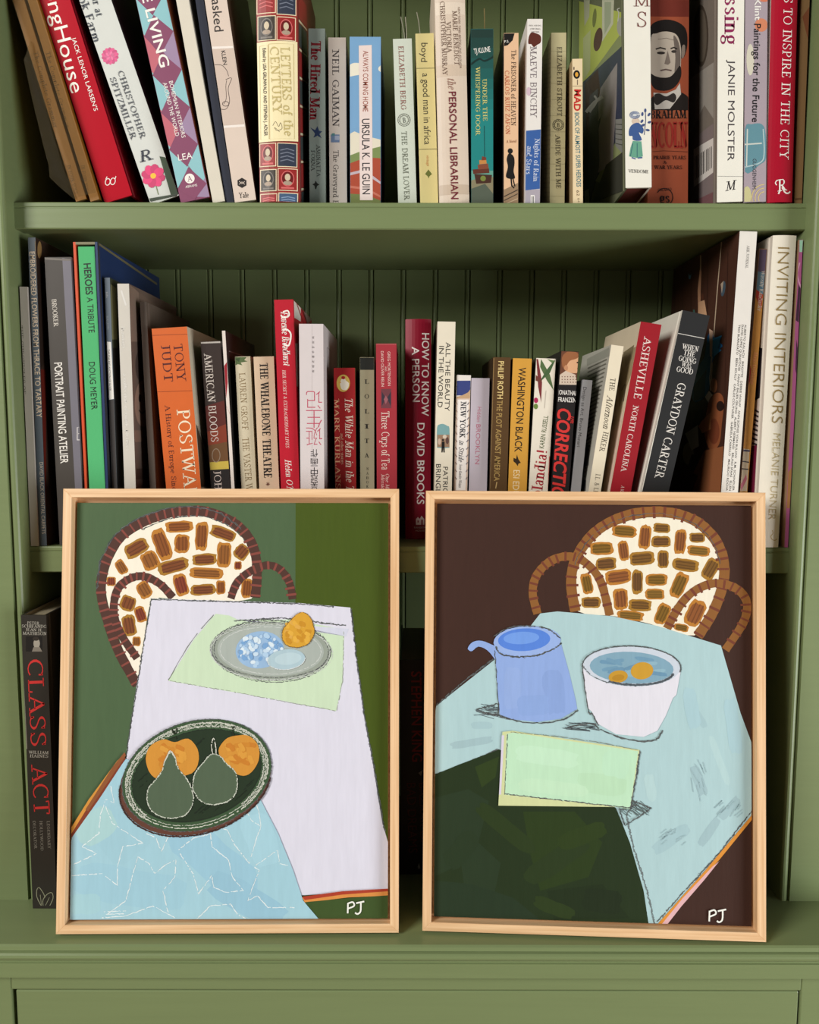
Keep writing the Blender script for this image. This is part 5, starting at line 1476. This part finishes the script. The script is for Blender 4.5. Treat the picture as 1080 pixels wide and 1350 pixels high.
def cane(path, width, col, tick, step=9.0, wt=2.6):
    """A wrapped cane rail: a band with short cross strokes."""
    c = [tuple(p) for p in catmull(path, 8)]
    out = [(ribbon(c, [width * rp.uniform(.94, 1.06) for _ in c]), col)]
    acc = 0
    tk = []
    for a, b in zip(c[:-1], c[1:]):
        L = math.hypot(b[0] - a[0], b[1] - a[1])
        acc += L
        if acc > step:
            acc = 0
            nx, ny = -(b[1] - a[1]) / L, (b[0] - a[0]) / L
            k1, k2 = width * rp.uniform(.45, .72), width * rp.uniform(.45, .6)
            sk = rp.uniform(-1.2, 1.2)
            tk.append((ribbon([(a[0] + nx * k1 + sk, a[1] + ny * k1), (a[0] - nx * k2, a[1] - ny * k2)], wt * rp.uniform(.8, 1.2)), tick))
    return out + by_colour(tk)


def dabs(f, lst, cols, s):
    s0, s1, s2 = [], [], []
    for (cx, cy, w, h, r) in lst:
        (x, y), = f([(cx, cy)])
        c = rp.choice(cols)
        lt = (184, 122, 48) if c[0] > 125 else (164, 118, 44)
        dk = tuple(int(v * .82) for v in c)
        s0.append((dab(x, y, w / s, h / s, r, rp), lt))
        s1.append((dab(x, y, w / s * .78, h / s * .72, r, rp), c))
        rr_ = math.radians(r)
        horiz = w > h
        for k in (-.2, .05, .26):
            L = (w if horiz else h) / s * .38
            ox, oy = (0, k * h / s) if horiz else (k * w / s, 0)
            dx, dy = (L, 0) if horiz else (0, L)
            pts = [(-dx + ox, -dy + oy), (dx + ox, dy + oy)]
            pts = [(x + p[0] * math.cos(rr_) - p[1] * math.sin(rr_), y + p[0] * math.sin(rr_) + p[1] * math.cos(rr_)) for p in pts]
            s2.append((ribbon(pts, 1.3), dk))
    return by_colour(s0) + by_colour(s1) + by_colour(s2)


CHAR = (74, 76, 76)

# ---- left painting: green room, woven chair, white table with plate and dish of fruit
a1, a2 = conv(60, 630, 2.25), conv(60, 920, 2.25)
root, canvas, sh, cc = painting('maple framed painting of a white table with an oval dish of pears', (73.5, 1232), (525.8, 1230), (83.7, 643.5), (526.6, 645.5),
                                [(99.5, 663), (513, 663), (511.5, 1212), (95.5, 1214)])
GB, OLIVE = (76, 98, 66), (68, 84, 22)
full = [(60, 640), (540, 640), (540, 1240), (60, 1240)]
add_shapes('painted_wall', sh, [(full, GB), ([(390, 640), (540, 640), (540, 1240), (388, 1240)], OLIVE), ([(388, 1150), (540, 1150), (540, 1240), (388, 1240)], (58, 76, 36))], canvas, 'acrylic')
CANE, TICK, CREAMP = (80, 52, 44), (132, 70, 60), (240, 232, 212)
back_path = a1([(272, 615), (215, 510), (185, 425), (165, 340), (175, 262), (215, 185), (272, 140), (340, 112), (400, 99), (470, 99), (540, 122), (590, 160), (618, 210), (628, 275), (622, 355)])
seat_fill = a1([(275, 600), (235, 520), (200, 420), (180, 340), (190, 265), (225, 195), (280, 152), (345, 125), (400, 112), (470, 112), (535, 135), (580, 172), (605, 215), (615, 275), (610, 358), (420, 365), (320, 365), (290, 500)])
ch = [(wob(seat_fill, .3, True, 4), CREAMP)]
ch += dabs(a1, [(270, 208, 75, 45, -30), (345, 198, 45, 95, -20), (397, 145, 80, 35, -3), (405, 195, 45, 55, 0), (463, 173, 38, 85, 3), (527, 165, 78, 36, 20), (310, 245, 50, 55, -25), (225, 265, 30, 45, -30), (195, 307, 28, 28, 0), (380, 262, 92, 40, -15), (472, 242, 72, 35, -3), (530, 228, 42, 75, 3), (582, 220, 42, 45, 40), (571, 260, 22, 25, 0), (478, 283, 98, 32, 3), (402, 318, 40, 65, -15), (468, 332, 75, 33, -3), (520, 325, 27, 42, 0), (597, 327, 32, 60, 5), (293, 332, 40, 50, -30), (245, 372, 45, 45, 20), (282, 405, 32, 48, -20), (248, 438, 40, 65, -10), (270, 485, 25, 28, 0)],
           [(136, 78, 36), (124, 70, 38), (142, 88, 40), (130, 60, 40)], 2.25)
ch += sketch(a1([(285, 155), (345, 128), (400, 115), (470, 115), (535, 138), (585, 178), (612, 225)]), 1.0, CHAR, .8, 2)
ch += cane(back_path, 12.5, CANE, TICK, 9.5)
ch += cane(a1([(272, 535), (225, 465), (203, 400), (212, 335), (245, 302), (290, 292), (340, 315), (378, 355)]), 10.5, CANE, TICK, 7.5)
ch += cane(a1([(550, 358), (568, 312), (608, 277), (660, 259), (700, 275), (725, 315), (733, 360)]), 10, CANE, TICK, 8)
ch += sketch([(p[0] - 5, p[1] - 5) for p in back_path[3:12]], .9, CHAR, 1.2, 2)
add_shapes('painted_chair', sh, ch, canvas, 'acrylic')
TBL = (216, 214, 226)
tbl = [(200, 789), (300, 792), (395, 795), (462, 801), (471, 874), (480, 940), (493, 1015), (504, 1084), (515, 1110), (515, 1173), (402, 1180), (300, 1180), (165, 1005), (175, 940), (180, 905)]
ts = [(tbl, TBL)]
ts += sketch([(200, 789), (188, 860), (176, 935), (166, 1000)], 1.1, CHAR, .7, 2, False) + sketch([(200, 790), (300, 793), (395, 796), (440, 800)], 1.0, CHAR, .8, 2, False) + sketch([(463, 803), (471, 874), (480, 940), (493, 1010), (507, 1095)], 1.2, CHAR, .8, 2, False)
add_shapes('painted_table', sh, ts, canvas, 'acrylic')
NAP = (200, 220, 188)
np_ = [(a1([(505, 403), (545, 408), (570, 420), (730, 420), (887, 450), (880, 610), (862, 692), (700, 660), (365, 602), (440, 480)]), NAP)]
np_ += [(a1([(560, 420), (900, 448), (892, 470), (700, 430)]), (206, 208, 222))]
np_ += sketch(a1([(365, 600), (430, 490), (500, 405)]), .8, (120, 128, 112), .5, 1) + sketch(a1([(370, 602), (560, 635), (700, 662), (860, 690)]), .7, (130, 138, 122), .6, 1, False) + sketch(a1([(560, 425), (700, 415), (890, 438)]), 1.0, CHAR, .9, 2, False) + sketch(a1([(885, 455), (882, 600), (865, 690)]), .7, (150, 160, 140), .5, 1, False)
pl = [(a1(ell(668, 514, 176, 88, 2, 40)), (150, 158, 146)), (a1(ell(668, 512, 158, 76, 2, 40)), (168, 176, 168))]
for k in range(5):
    e = ell(668 + rp.uniform(-4, 4), 514 + rp.uniform(-4, 4), 176 + rp.uniform(-10, 8), 88 + rp.uniform(-8, 6), 2, 40)
    pl += sketch(a1(e + e[:1]), .8, CHAR if k < 3 else (196, 200, 194), .6, 1)
e = ell(668, 512, 150, 70, 2, 40)
pl += sketch(a1(e + e[:1]), .8, (200, 204, 198), .5, 1)
pl += [(a1(ell(636, 510, 72, 55, -8)), (150, 182, 214))]
dots = []
for k in range(70):
    t, r = rp.uniform(0, 2 * math.pi), math.sqrt(rp.uniform(0, 1))
    dots.append((a1(ell(636 + 66 * r * math.cos(t), 510 + 50 * r * math.sin(t), rp.uniform(5, 11), rp.uniform(4, 8), rp.uniform(0, 180), 8)), rp.choice([(196, 216, 232), (176, 204, 228), (120, 162, 206), (214, 228, 236)])))
pl += dots
pl += [(a1(ell(715, 538, 56, 30, -6)), (172, 196, 204)), (a1(ell(720, 536, 40, 18, -6)), (184, 206, 212))] + sketch(a1(ell(715, 538, 56, 30, -6, 24, 0, 200)), .7, (226, 230, 230), .4, 1)
lem = a1([(765, 398), (785, 412), (796, 440), (797, 465), (775, 495), (735, 502), (707, 487), (704, 452), (725, 425), (745, 405)])
pl += [(wob(lem, .2, True, 4), (212, 158, 52))] + list([(dab(*a1([(rp.uniform(718, 782), rp.uniform(425, 485))])[0], 8, 5, rp.uniform(0, 90), rp), rp.choice([(224, 172, 66), (198, 140, 40), (218, 166, 74)])) for _ in range(26)]) + sketch(wob(lem, .2, True, 3), .7, (120, 90, 40), .4, 1)
add_shapes('painted_plate', sh, np_ + pl, canvas, 'acrylic')
AQ = (160, 200, 212)
cl = [(a2([(60, 425), (80, 412), (160, 290), (240, 180), (300, 200), (630, 285), (690, 400), (735, 510), (765, 600), (810, 665), (60, 700)]), AQ)]
cl += [(dab(*a2([(x, y)])[0], w / 2.25, h / 2.25, r, rp), c) for x, y, w, h, r, c in ((250, 560, 330, 110, 10, (156, 197, 211)), (500, 480, 300, 120, 40, (152, 194, 211)), (600, 600, 240, 90, 30, (148, 190, 208)), (220, 400, 160, 140, 50, (158, 198, 210)), (150, 380, 90, 120, 60, (168, 205, 206)), (640, 420, 90, 160, -20, (164, 204, 216)), (120, 610, 90, 60, 0, (162, 202, 210)))]
cl += [(a2([(75, 415), (160, 300), (240, 178), (228, 172), (140, 300), (75, 400)]), (128, 60, 40)), (a2([(76, 402), (140, 302), (226, 174), (214, 186), (130, 300), (78, 382)]), (206, 142, 60)), (a2([(240, 170), (236, 160), (200, 205), (120, 330), (128, 335)]), (140, 84, 50)),
       (a2([(762, 590), (880, 574), (1020, 566), (1020, 585), (900, 590), (770, 606)]), (214, 140, 70)), (a2([(762, 588), (880, 572), (1020, 564), (1020, 572), (880, 582), (770, 598)]), (170, 62, 42)), (a2([(770, 604), (900, 592), (1020, 584), (1020, 700), (812, 690)]), (62, 82, 40))]
WL = (222, 232, 232)
for pts in ([(195, 260), (205, 310), (180, 300), (165, 345), (160, 400), (110, 440), (155, 460), (80, 495)], [(180, 320), (200, 370), (290, 430), (230, 440), (215, 500), (215, 555), (170, 520), (80, 525)], [(300, 400), (330, 415), (345, 455), (365, 410)],
            [(185, 640), (240, 600), (275, 470), (310, 490), (325, 520), (355, 495), (388, 478), (385, 530), (350, 570), (365, 635)], [(395, 450), (440, 415), (490, 402), (495, 440), (545, 480), (555, 530), (588, 570), (535, 575), (500, 560), (495, 525), (455, 580), (440, 520), (400, 460)],
            [(510, 380), (540, 390), (560, 430), (605, 490), (625, 420), (640, 380), (610, 360), (595, 330), (625, 310), (635, 340), (640, 380)], [(625, 495), (690, 450), (695, 490), (720, 495)], [(620, 500), (635, 510), (600, 600), (630, 585), (660, 620), (740, 620)], [(450, 655), (490, 615), (550, 610), (570, 640), (600, 655)], [(170, 650), (240, 645), (320, 615), (385, 650)], [(175, 632), (240, 630)], [(180, 640), (235, 638)]):
    cl += sketch(a2(pts), 1.0, WL, .45, 1, False)
add_shapes('painted_cloth', sh, cl, canvas, 'acrylic')
DG, MG = (38, 52, 35), (60, 84, 56)
ds = [(a2(ell(446, 242, 230, 158, -17, 44)), (98, 62, 50)), (a2(ell(450, 228, 226, 160, -17, 44)), MG), (a2(ell(450, 230, 196, 132, -17, 44)), DG)]
for rx, ry, c, w in ((214, 150, (206, 206, 192), 1.1), (206, 142, (190, 192, 178), .8), (226, 160, CHAR, .9), (196, 130, (34, 44, 32), 1.2)):
    e = ell(450, 229, rx, ry, -17, 44)
    ds += sketch(a2(e + e[:1]), w, c, .5, 1)
for _ in range(26):
    t = rp.uniform(0, 2 * math.pi)
    x, y = 450 + 160 * math.cos(t), 230 + 100 * math.sin(t)
    ds += sketch(a2([(x - 14, y + 12), (x + 14, y - 12)]), .8, (30, 40, 28), .4, 1, False)
for rx, ry in ((216, 151), (210, 147), (203, 139)):
    e = ell(450, 229, rx, ry, -17, 44, 150, 420)
    ds += sketch(a2(e), 1.2, (196, 198, 184), .7, 1)
e = ell(446, 246, 230, 156, -17, 40, 20, 200)
ds += sketch(a2(e), 1.4, (64, 40, 34), .7, 3)
ORF = (206, 142, 56)
o1 = a2([(300, 190), (310, 145), (350, 122), (385, 130), (425, 120), (452, 150), (455, 190), (435, 222), (380, 235), (325, 235)])
o2 = a2([(515, 155), (535, 122), (570, 110), (605, 112), (632, 140), (633, 185), (605, 225), (570, 225), (530, 190)])
for o_ in (o1, o2):
    ds += [(wob(o_, .2, True, 4), ORF)]
    cx, cy = sum(p[0] for p in o_) / len(o_), sum(p[1] for p in o_) / len(o_)
    ds += list([(dab(cx + rp.uniform(-16, 16), cy + rp.uniform(-13, 13), 12, 6, rp.uniform(0, 90), rp), rp.choice([(214, 152, 62), (200, 132, 48), (196, 124, 44)])) for _ in range(22)])
ds += sketch(a2([(390, 120), (378, 92), (388, 105), (392, 88)]), 1.6, (40, 48, 32), .3, 1) + sketch(a2([(560, 112), (556, 90), (566, 84)]), 1.6, (40, 48, 32), .3, 1)
PR = (82, 98, 76)
for p_ in ([(372, 160), (385, 172), (395, 205), (425, 245), (440, 290), (430, 330), (400, 352), (350, 352), (315, 330), (303, 290), (312, 260), (345, 220), (358, 180)], [(498, 165), (520, 172), (540, 195), (565, 220), (570, 260), (552, 298), (505, 315), (465, 305), (440, 270), (445, 225), (470, 190), (485, 172)]):
    pp = a2(p_)
    ds += [(wob(pp, .15, True, 4), PR)] + sketch(wob(pp, .3, True, 3) + [pp[0]], 1.2, (196, 200, 184), .5, 1)
ds += sketch(a2([(498, 165), (494, 140), (500, 118), (506, 140), (508, 165)]), 1.1, (206, 206, 192), .3, 1) + sketch(a2([(360, 180), (372, 156), (385, 175)]), 1.4, (206, 206, 192), .3, 1)
add_shapes('painted_fruit_dish', sh, ds, canvas, 'acrylic')


def initials(f, dx=0, dy=0):
    k = []
    for pts in ([(898, 605), (897, 636)], [(898, 607), (912, 603), (916, 614), (898, 622)], [(922, 606), (946, 601)], [(936, 604), (935, 630), (926, 638), (919, 634)]):
        k.append((ribbon([tuple(p) for p in catmull(f([(p[0] + dx, p[1] + dy) for p in pts]), 4)], 2.1), (236, 236, 226)))
    return k


add_shapes('signature', sh, initials(a2), canvas, 'acrylic')

# ---- right painting: brown room, cane chair, aqua table with jug, bowl and pale green box
b1, b2 = conv(540, 630, 2.204), conv(540, 920, 2.204)
root, canvas, sh, cc = painting('maple framed painting of a blue jug and white bowl on aqua', (557, 1227), (1010.5, 1242), (562.3, 646.8), (1010.3, 649),
                                [(576.5, 664.5), (991.5, 666), (990.5, 1222.5), (572, 1210)])
BRN = (62, 39, 31)
add_shapes('painted_wall', sh, [([(540, 630), (1030, 630), (1030, 1250), (540, 1250)], BRN)], canvas, 'acrylic')
C2, T2 = (140, 92, 46), (116, 62, 44)
bp = b1([(482, 388), (470, 312), (478, 250), (510, 190), (560, 142), (630, 110), (710, 98), (790, 108), (850, 138), (895, 190), (914, 250), (910, 312), (882, 390), (838, 460)])
fill = b1([(490, 388), (482, 312), (490, 255), (525, 195), (575, 150), (640, 124), (710, 114), (785, 122), (840, 150), (882, 198), (900, 252), (896, 312), (868, 388), (828, 458), (700, 425), (600, 402)])
ch = [(wob(fill, .3, True, 4), (238, 230, 208))]
ch += dabs(b1, [(625, 155, 70, 35, 5), (684, 172, 34, 70, 5), (733, 146, 48, 28, 3), (787, 185, 34, 72, 5), (836, 174, 45, 28, 0), (840, 212, 65, 30, 5), (558, 205, 68, 38, -3), (622, 212, 30, 58, -8), (675, 234, 72, 38, -5), (731, 185, 56, 32, 0), (737, 237, 32, 52, 0), (802, 253, 75, 36, 8), (571, 250, 60, 38, -5), (875, 265, 40, 65, 30), (607, 288, 75, 42, -8), (662, 302, 32, 70, 0), (718, 296, 62, 36, 0), (783, 312, 40, 75, 25), (713, 338, 56, 32, 0), (614, 352, 42, 62, -5), (670, 370, 66, 34, 3), (516, 308, 32, 60, -12), (528, 362, 56, 32, 0), (830, 393, 50, 78, 25), (642, 400, 76, 28, 5), (735, 395, 38, 62, 25), (790, 435, 42, 22, 10)],
           [(132, 98, 40), (120, 84, 38), (140, 84, 44), (126, 92, 34), (112, 76, 40)], 2.204)
ch += cane(bp, 13.5, C2, T2, 10.5, 3.2)
ch += cane(b1([(372, 395), (358, 335), (370, 282), (410, 242), (460, 228), (510, 245), (555, 300), (582, 400)]), 11, C2, T2, 9, 3)
ch += cane(b1([(748, 438), (785, 372), (830, 327), (890, 306), (950, 322), (980, 362), (970, 420), (918, 500)]), 11, C2, T2, 9, 3)
ch += sketch([(p[0] * .97 + 781 * .03, p[1] * .97 + 760 * .03) for p in bp[2:11]], .8, CHAR, .8, 1)
add_shapes('painted_chair', sh, ch, canvas, 'acrylic')
AQ2 = (172, 202, 204)
tb = b1([(60, 678), (78, 662), (245, 530), (352, 430), (380, 394), (430, 388), (590, 402), (720, 430), (905, 487), (935, 590), (962, 683)]) + b2([(993, 128), (1010, 150), (1010, 330), (993, 342), (860, 500), (722, 660), (690, 670), (600, 320), (255, 150), (60, 228)])
ts = [(tb, AQ2)]
for x, y, w, h, r, c in ((300, 190, 10, 60, 80, 0), (845, 60, 60, 20, 60, 1), (900, 180, 150, 20, 70, 0), (840, 240, 90, 30, 70, 2), (760, 410, 120, 36, -35, 1), (930, 320, 80, 24, -50, 2), (870, 390, 90, 26, -55, 2), (180, 130, 120, 22, -10, 2), (210, 80, 60, 20, 0, 1), (700, 260, 80, 30, 80, 0), (940, 80, 40, 160, -8, 3), (820, 30, 40, 120, -10, 3)):
    ts.append((dab(*b2([(x, y)])[0], w / 2.2, h / 2.2, r, rp), [(178, 207, 207), (164, 194, 198), (160, 188, 192), (168, 200, 206)][c]))
ts += sketch(b1([(80, 660), (160, 590), (245, 525)]), 1.2, CHAR, .9, 2, False) + sketch(b2([(660, 300), (630, 340), (650, 430), (690, 560), (712, 655)]), 1.1, (110, 120, 120), 1.2, 3, False) + sketch(b2([(993, 330), (900, 450), (800, 560), (720, 650)]), 1.0, CHAR, .8, 2, False) + sketch(b2([(75, 222), (150, 195), (260, 148)]), .9, CHAR, .6, 2, False)
ts += hatch(*b2([(735, 380)])[0], *b2([(800, 430)])[0], 16, -35, (158, 186, 190), 1.1) + hatch(*b2([(890, 300)])[0], *b2([(960, 370)])[0], 16, -50, (158, 186, 190), 1.1) + hatch(*b2([(820, 180)])[0], *b2([(860, 280)])[0], 10, 70, (158, 186, 190), 1.1)
ts += [(b2([(993, 342), (1010, 330), (1010, 355), (900, 470), (790, 590), (745, 662), (722, 662), (860, 500)]), (216, 142, 56)), (b2([(880, 490), (900, 474), (855, 530), (790, 605), (750, 662), (734, 662), (795, 580)]), (222, 176, 178))]
add_shapes('painted_table', sh, ts, canvas, 'acrylic')
DK = (36, 50, 26)
cl = [(b2([(60, 228), (75, 222), (140, 195), (260, 150), (430, 200), (600, 320), (640, 420), (680, 560), (694, 664), (60, 660)]), DK)]
cl += [(b2(p), c) for p, c in (([(70, 290), (170, 265), (230, 300), (200, 420), (265, 480), (240, 600), (165, 590), (150, 480), (70, 520)], (40, 55, 34)), ([(330, 330), (480, 330), (560, 420), (520, 520), (380, 560), (350, 450)], (42, 58, 24)), ([(70, 530), (180, 540), (300, 580), (380, 655), (70, 640)], (38, 53, 34)), ([(400, 560), (560, 540), (640, 640), (420, 655)], (33, 46, 24)), ([(190, 200), (260, 170), (250, 230), (210, 260)], (46, 62, 26)))]
for x, y, w, h, a, c in ((280, 380, 200, 46, 40, (42, 57, 26)), (430, 470, 210, 60, -35, (41, 56, 27)), (500, 400, 150, 50, -20, (44, 60, 24)), (420, 610, 120, 40, 20, (43, 58, 26)), (560, 590, 110, 70, 10, (32, 44, 24)), (150, 440, 120, 60, -50, (39, 54, 32))):
    cl.append((dab(*b2([(x, y)])[0], w / 2.2, h / 2.2, a, rp), c))
add_shapes('painted_cloth', sh, cl, canvas, 'acrylic')
JB = (142, 168, 220)
jg = hatch(*b2([(200, 20)])[0], *b2([(290, 55)])[0], 40, 8, (90, 100, 104), .8) + sketch(b2([(195, 35), (260, 15), (258, 50), (200, 38), (300, 62)]), 1, CHAR, 1.0, 2, False)
jug = b1([(248, 488), (252, 560), (258, 640), (262, 683)]) + b2([(262, 48), (300, 62), (370, 70), (440, 60), (487, 32)]) + b1([(484, 650), (465, 570), (440, 480), (400, 440), (340, 430), (280, 440)])
jg += [(jug, JB), (wob(b1([(170, 492), (185, 476), (210, 473), (240, 485), (262, 500), (262, 560), (250, 530), (225, 500), (200, 490), (182, 503), (172, 500)]), .1, True, 3), JB)]
jg += [(dab(*b1([(x, y)])[0], w / 2.2, h / 2.2, r, rp), c) for x, y, w, h, r, c in ((300, 610, 50, 120, 0, (146, 171, 221)), (420, 620, 60, 130, -8, (136, 162, 214)), (360, 660, 90, 60, 0, (138, 165, 217)))]
jg += [(b1(ell(342, 474, 98, 44, -3)), (150, 175, 224)), (b1(ell(333, 470, 76, 33, -3)), (86, 130, 214)), (b1(ell(325, 465, 52, 18, -3)), (112, 154, 226))]
jg += sketch(b1([(250, 490), (265, 510), (310, 520), (370, 515), (420, 495), (440, 480)]), 1.1, CHAR, .9, 3) + sketch(b1([(245, 460), (290, 435), (340, 430), (400, 438), (438, 465)]), 1, CHAR, .8, 2) + sketch(b1([(248, 500), (253, 580), (260, 683)]), .9, CHAR, .5, 1) + sketch(b2([(262, 52), (320, 68), (390, 72), (450, 60), (490, 35)]), 1.1, CHAR, .7, 2)
add_shapes('painted_jug', sh, jg, canvas, 'acrylic')
WB2 = (222, 220, 228)
bw = hatch(*b2([(460, 72)])[0], *b2([(540, 95)])[0], 30, 4, (84, 92, 96), .8) + sketch(b2([(460, 85), (530, 75), (560, 95), (640, 122), (710, 122), (735, 95)]), 1.2, CHAR, 1, 2)
bowl = b1([(502, 540), (508, 600), (520, 670)]) + b2([(530, 40), (542, 72), (600, 105), (680, 113), (720, 95), (745, 50), (765, 0)]) + b1([(775, 630), (788, 560), (760, 515), (700, 495), (620, 495), (540, 515)])
bw += [(bowl, WB2), (b1(ell(645, 548, 141, 58, 2)), (200, 208, 218)), (b1(ell(645, 551, 122, 46, 3)), (128, 164, 182))]
bw += [(dab(*b1([(rp.uniform(560, 730), rp.uniform(525, 575))])[0], 22, 5, rp.uniform(-20, 20), rp), rp.choice([(112, 152, 176), (140, 176, 190), (106, 146, 172)])) for _ in range(14)]
bw += [(b1(ell(606, 577, 28, 18, -8)), (196, 148, 50)), (b1(ell(675, 560, 33, 25, -8)), (200, 152, 52)), (b1(ell(606, 580, 18, 9, -8)), (180, 132, 40))]
bw += sketch(b1(ell(645, 551, 126, 50, 3, 26, 15, 120)), 1.6, (90, 98, 104), 1.2, 4) + sketch(b1([(502, 545), (530, 575), (580, 595)]), .9, CHAR, .6, 1) + sketch(b1(ell(645, 548, 143, 60, 2, 30, 170, 370)), .9, CHAR, .6, 2) + sketch(b1([(502, 545), (508, 600), (520, 680)]) + b2([(530, 45), (548, 80)]), 1, CHAR, .6, 2)
add_shapes('painted_bowl', sh, bw, canvas, 'acrylic')
GX = (188, 224, 190)
bx = hatch(*b2([(610, 300)])[0], *b2([(690, 335)])[0], 34, 40, (96, 110, 108), .8) + sketch(b2([(640, 295), (702, 320), (625, 370), (610, 325), (660, 310)]), 1, CHAR, .9, 2, False)
bx += [(b2([(270, 98), (300, 95), (668, 150), (664, 180), (640, 322), (600, 316), (258, 312)]), (206, 212, 158)), (b2([(282, 104), (300, 100), (664, 154), (640, 322), (560, 310), (276, 280)]), GX), (b2([(268, 108), (275, 108), (266, 280), (260, 280)]), (214, 206, 222))]
bx += [(dab(*b2([(x, y)])[0], w / 2.2, h / 2.2, r, rp), c) for x, y, w, h, r, c in ((400, 170, 180, 50, 8, (193, 228, 196)), (560, 250, 140, 60, 8, (184, 220, 184)), (420, 260, 200, 40, 6, (192, 226, 192)), (600, 190, 80, 80, 8, (187, 224, 192)))]
bx += sketch(b2([(285, 104), (280, 200), (276, 280)]), .8, CHAR, .4, 1, False) + sketch(b2([(278, 278), (400, 292), (540, 308), (640, 318)]), .8, CHAR, .6, 2, False) + sketch(b2([(290, 98), (440, 112), (560, 130), (665, 152)]), .7, (120, 120, 100), .5, 1, False) + sketch(b2([(668, 155), (660, 220), (642, 320)]), 1.2, CHAR, .9, 2, False)
add_shapes('painted_box', sh, bx, canvas, 'acrylic')
add_shapes('signature', sh, initials(b2, -27, 12), canvas, 'acrylic')
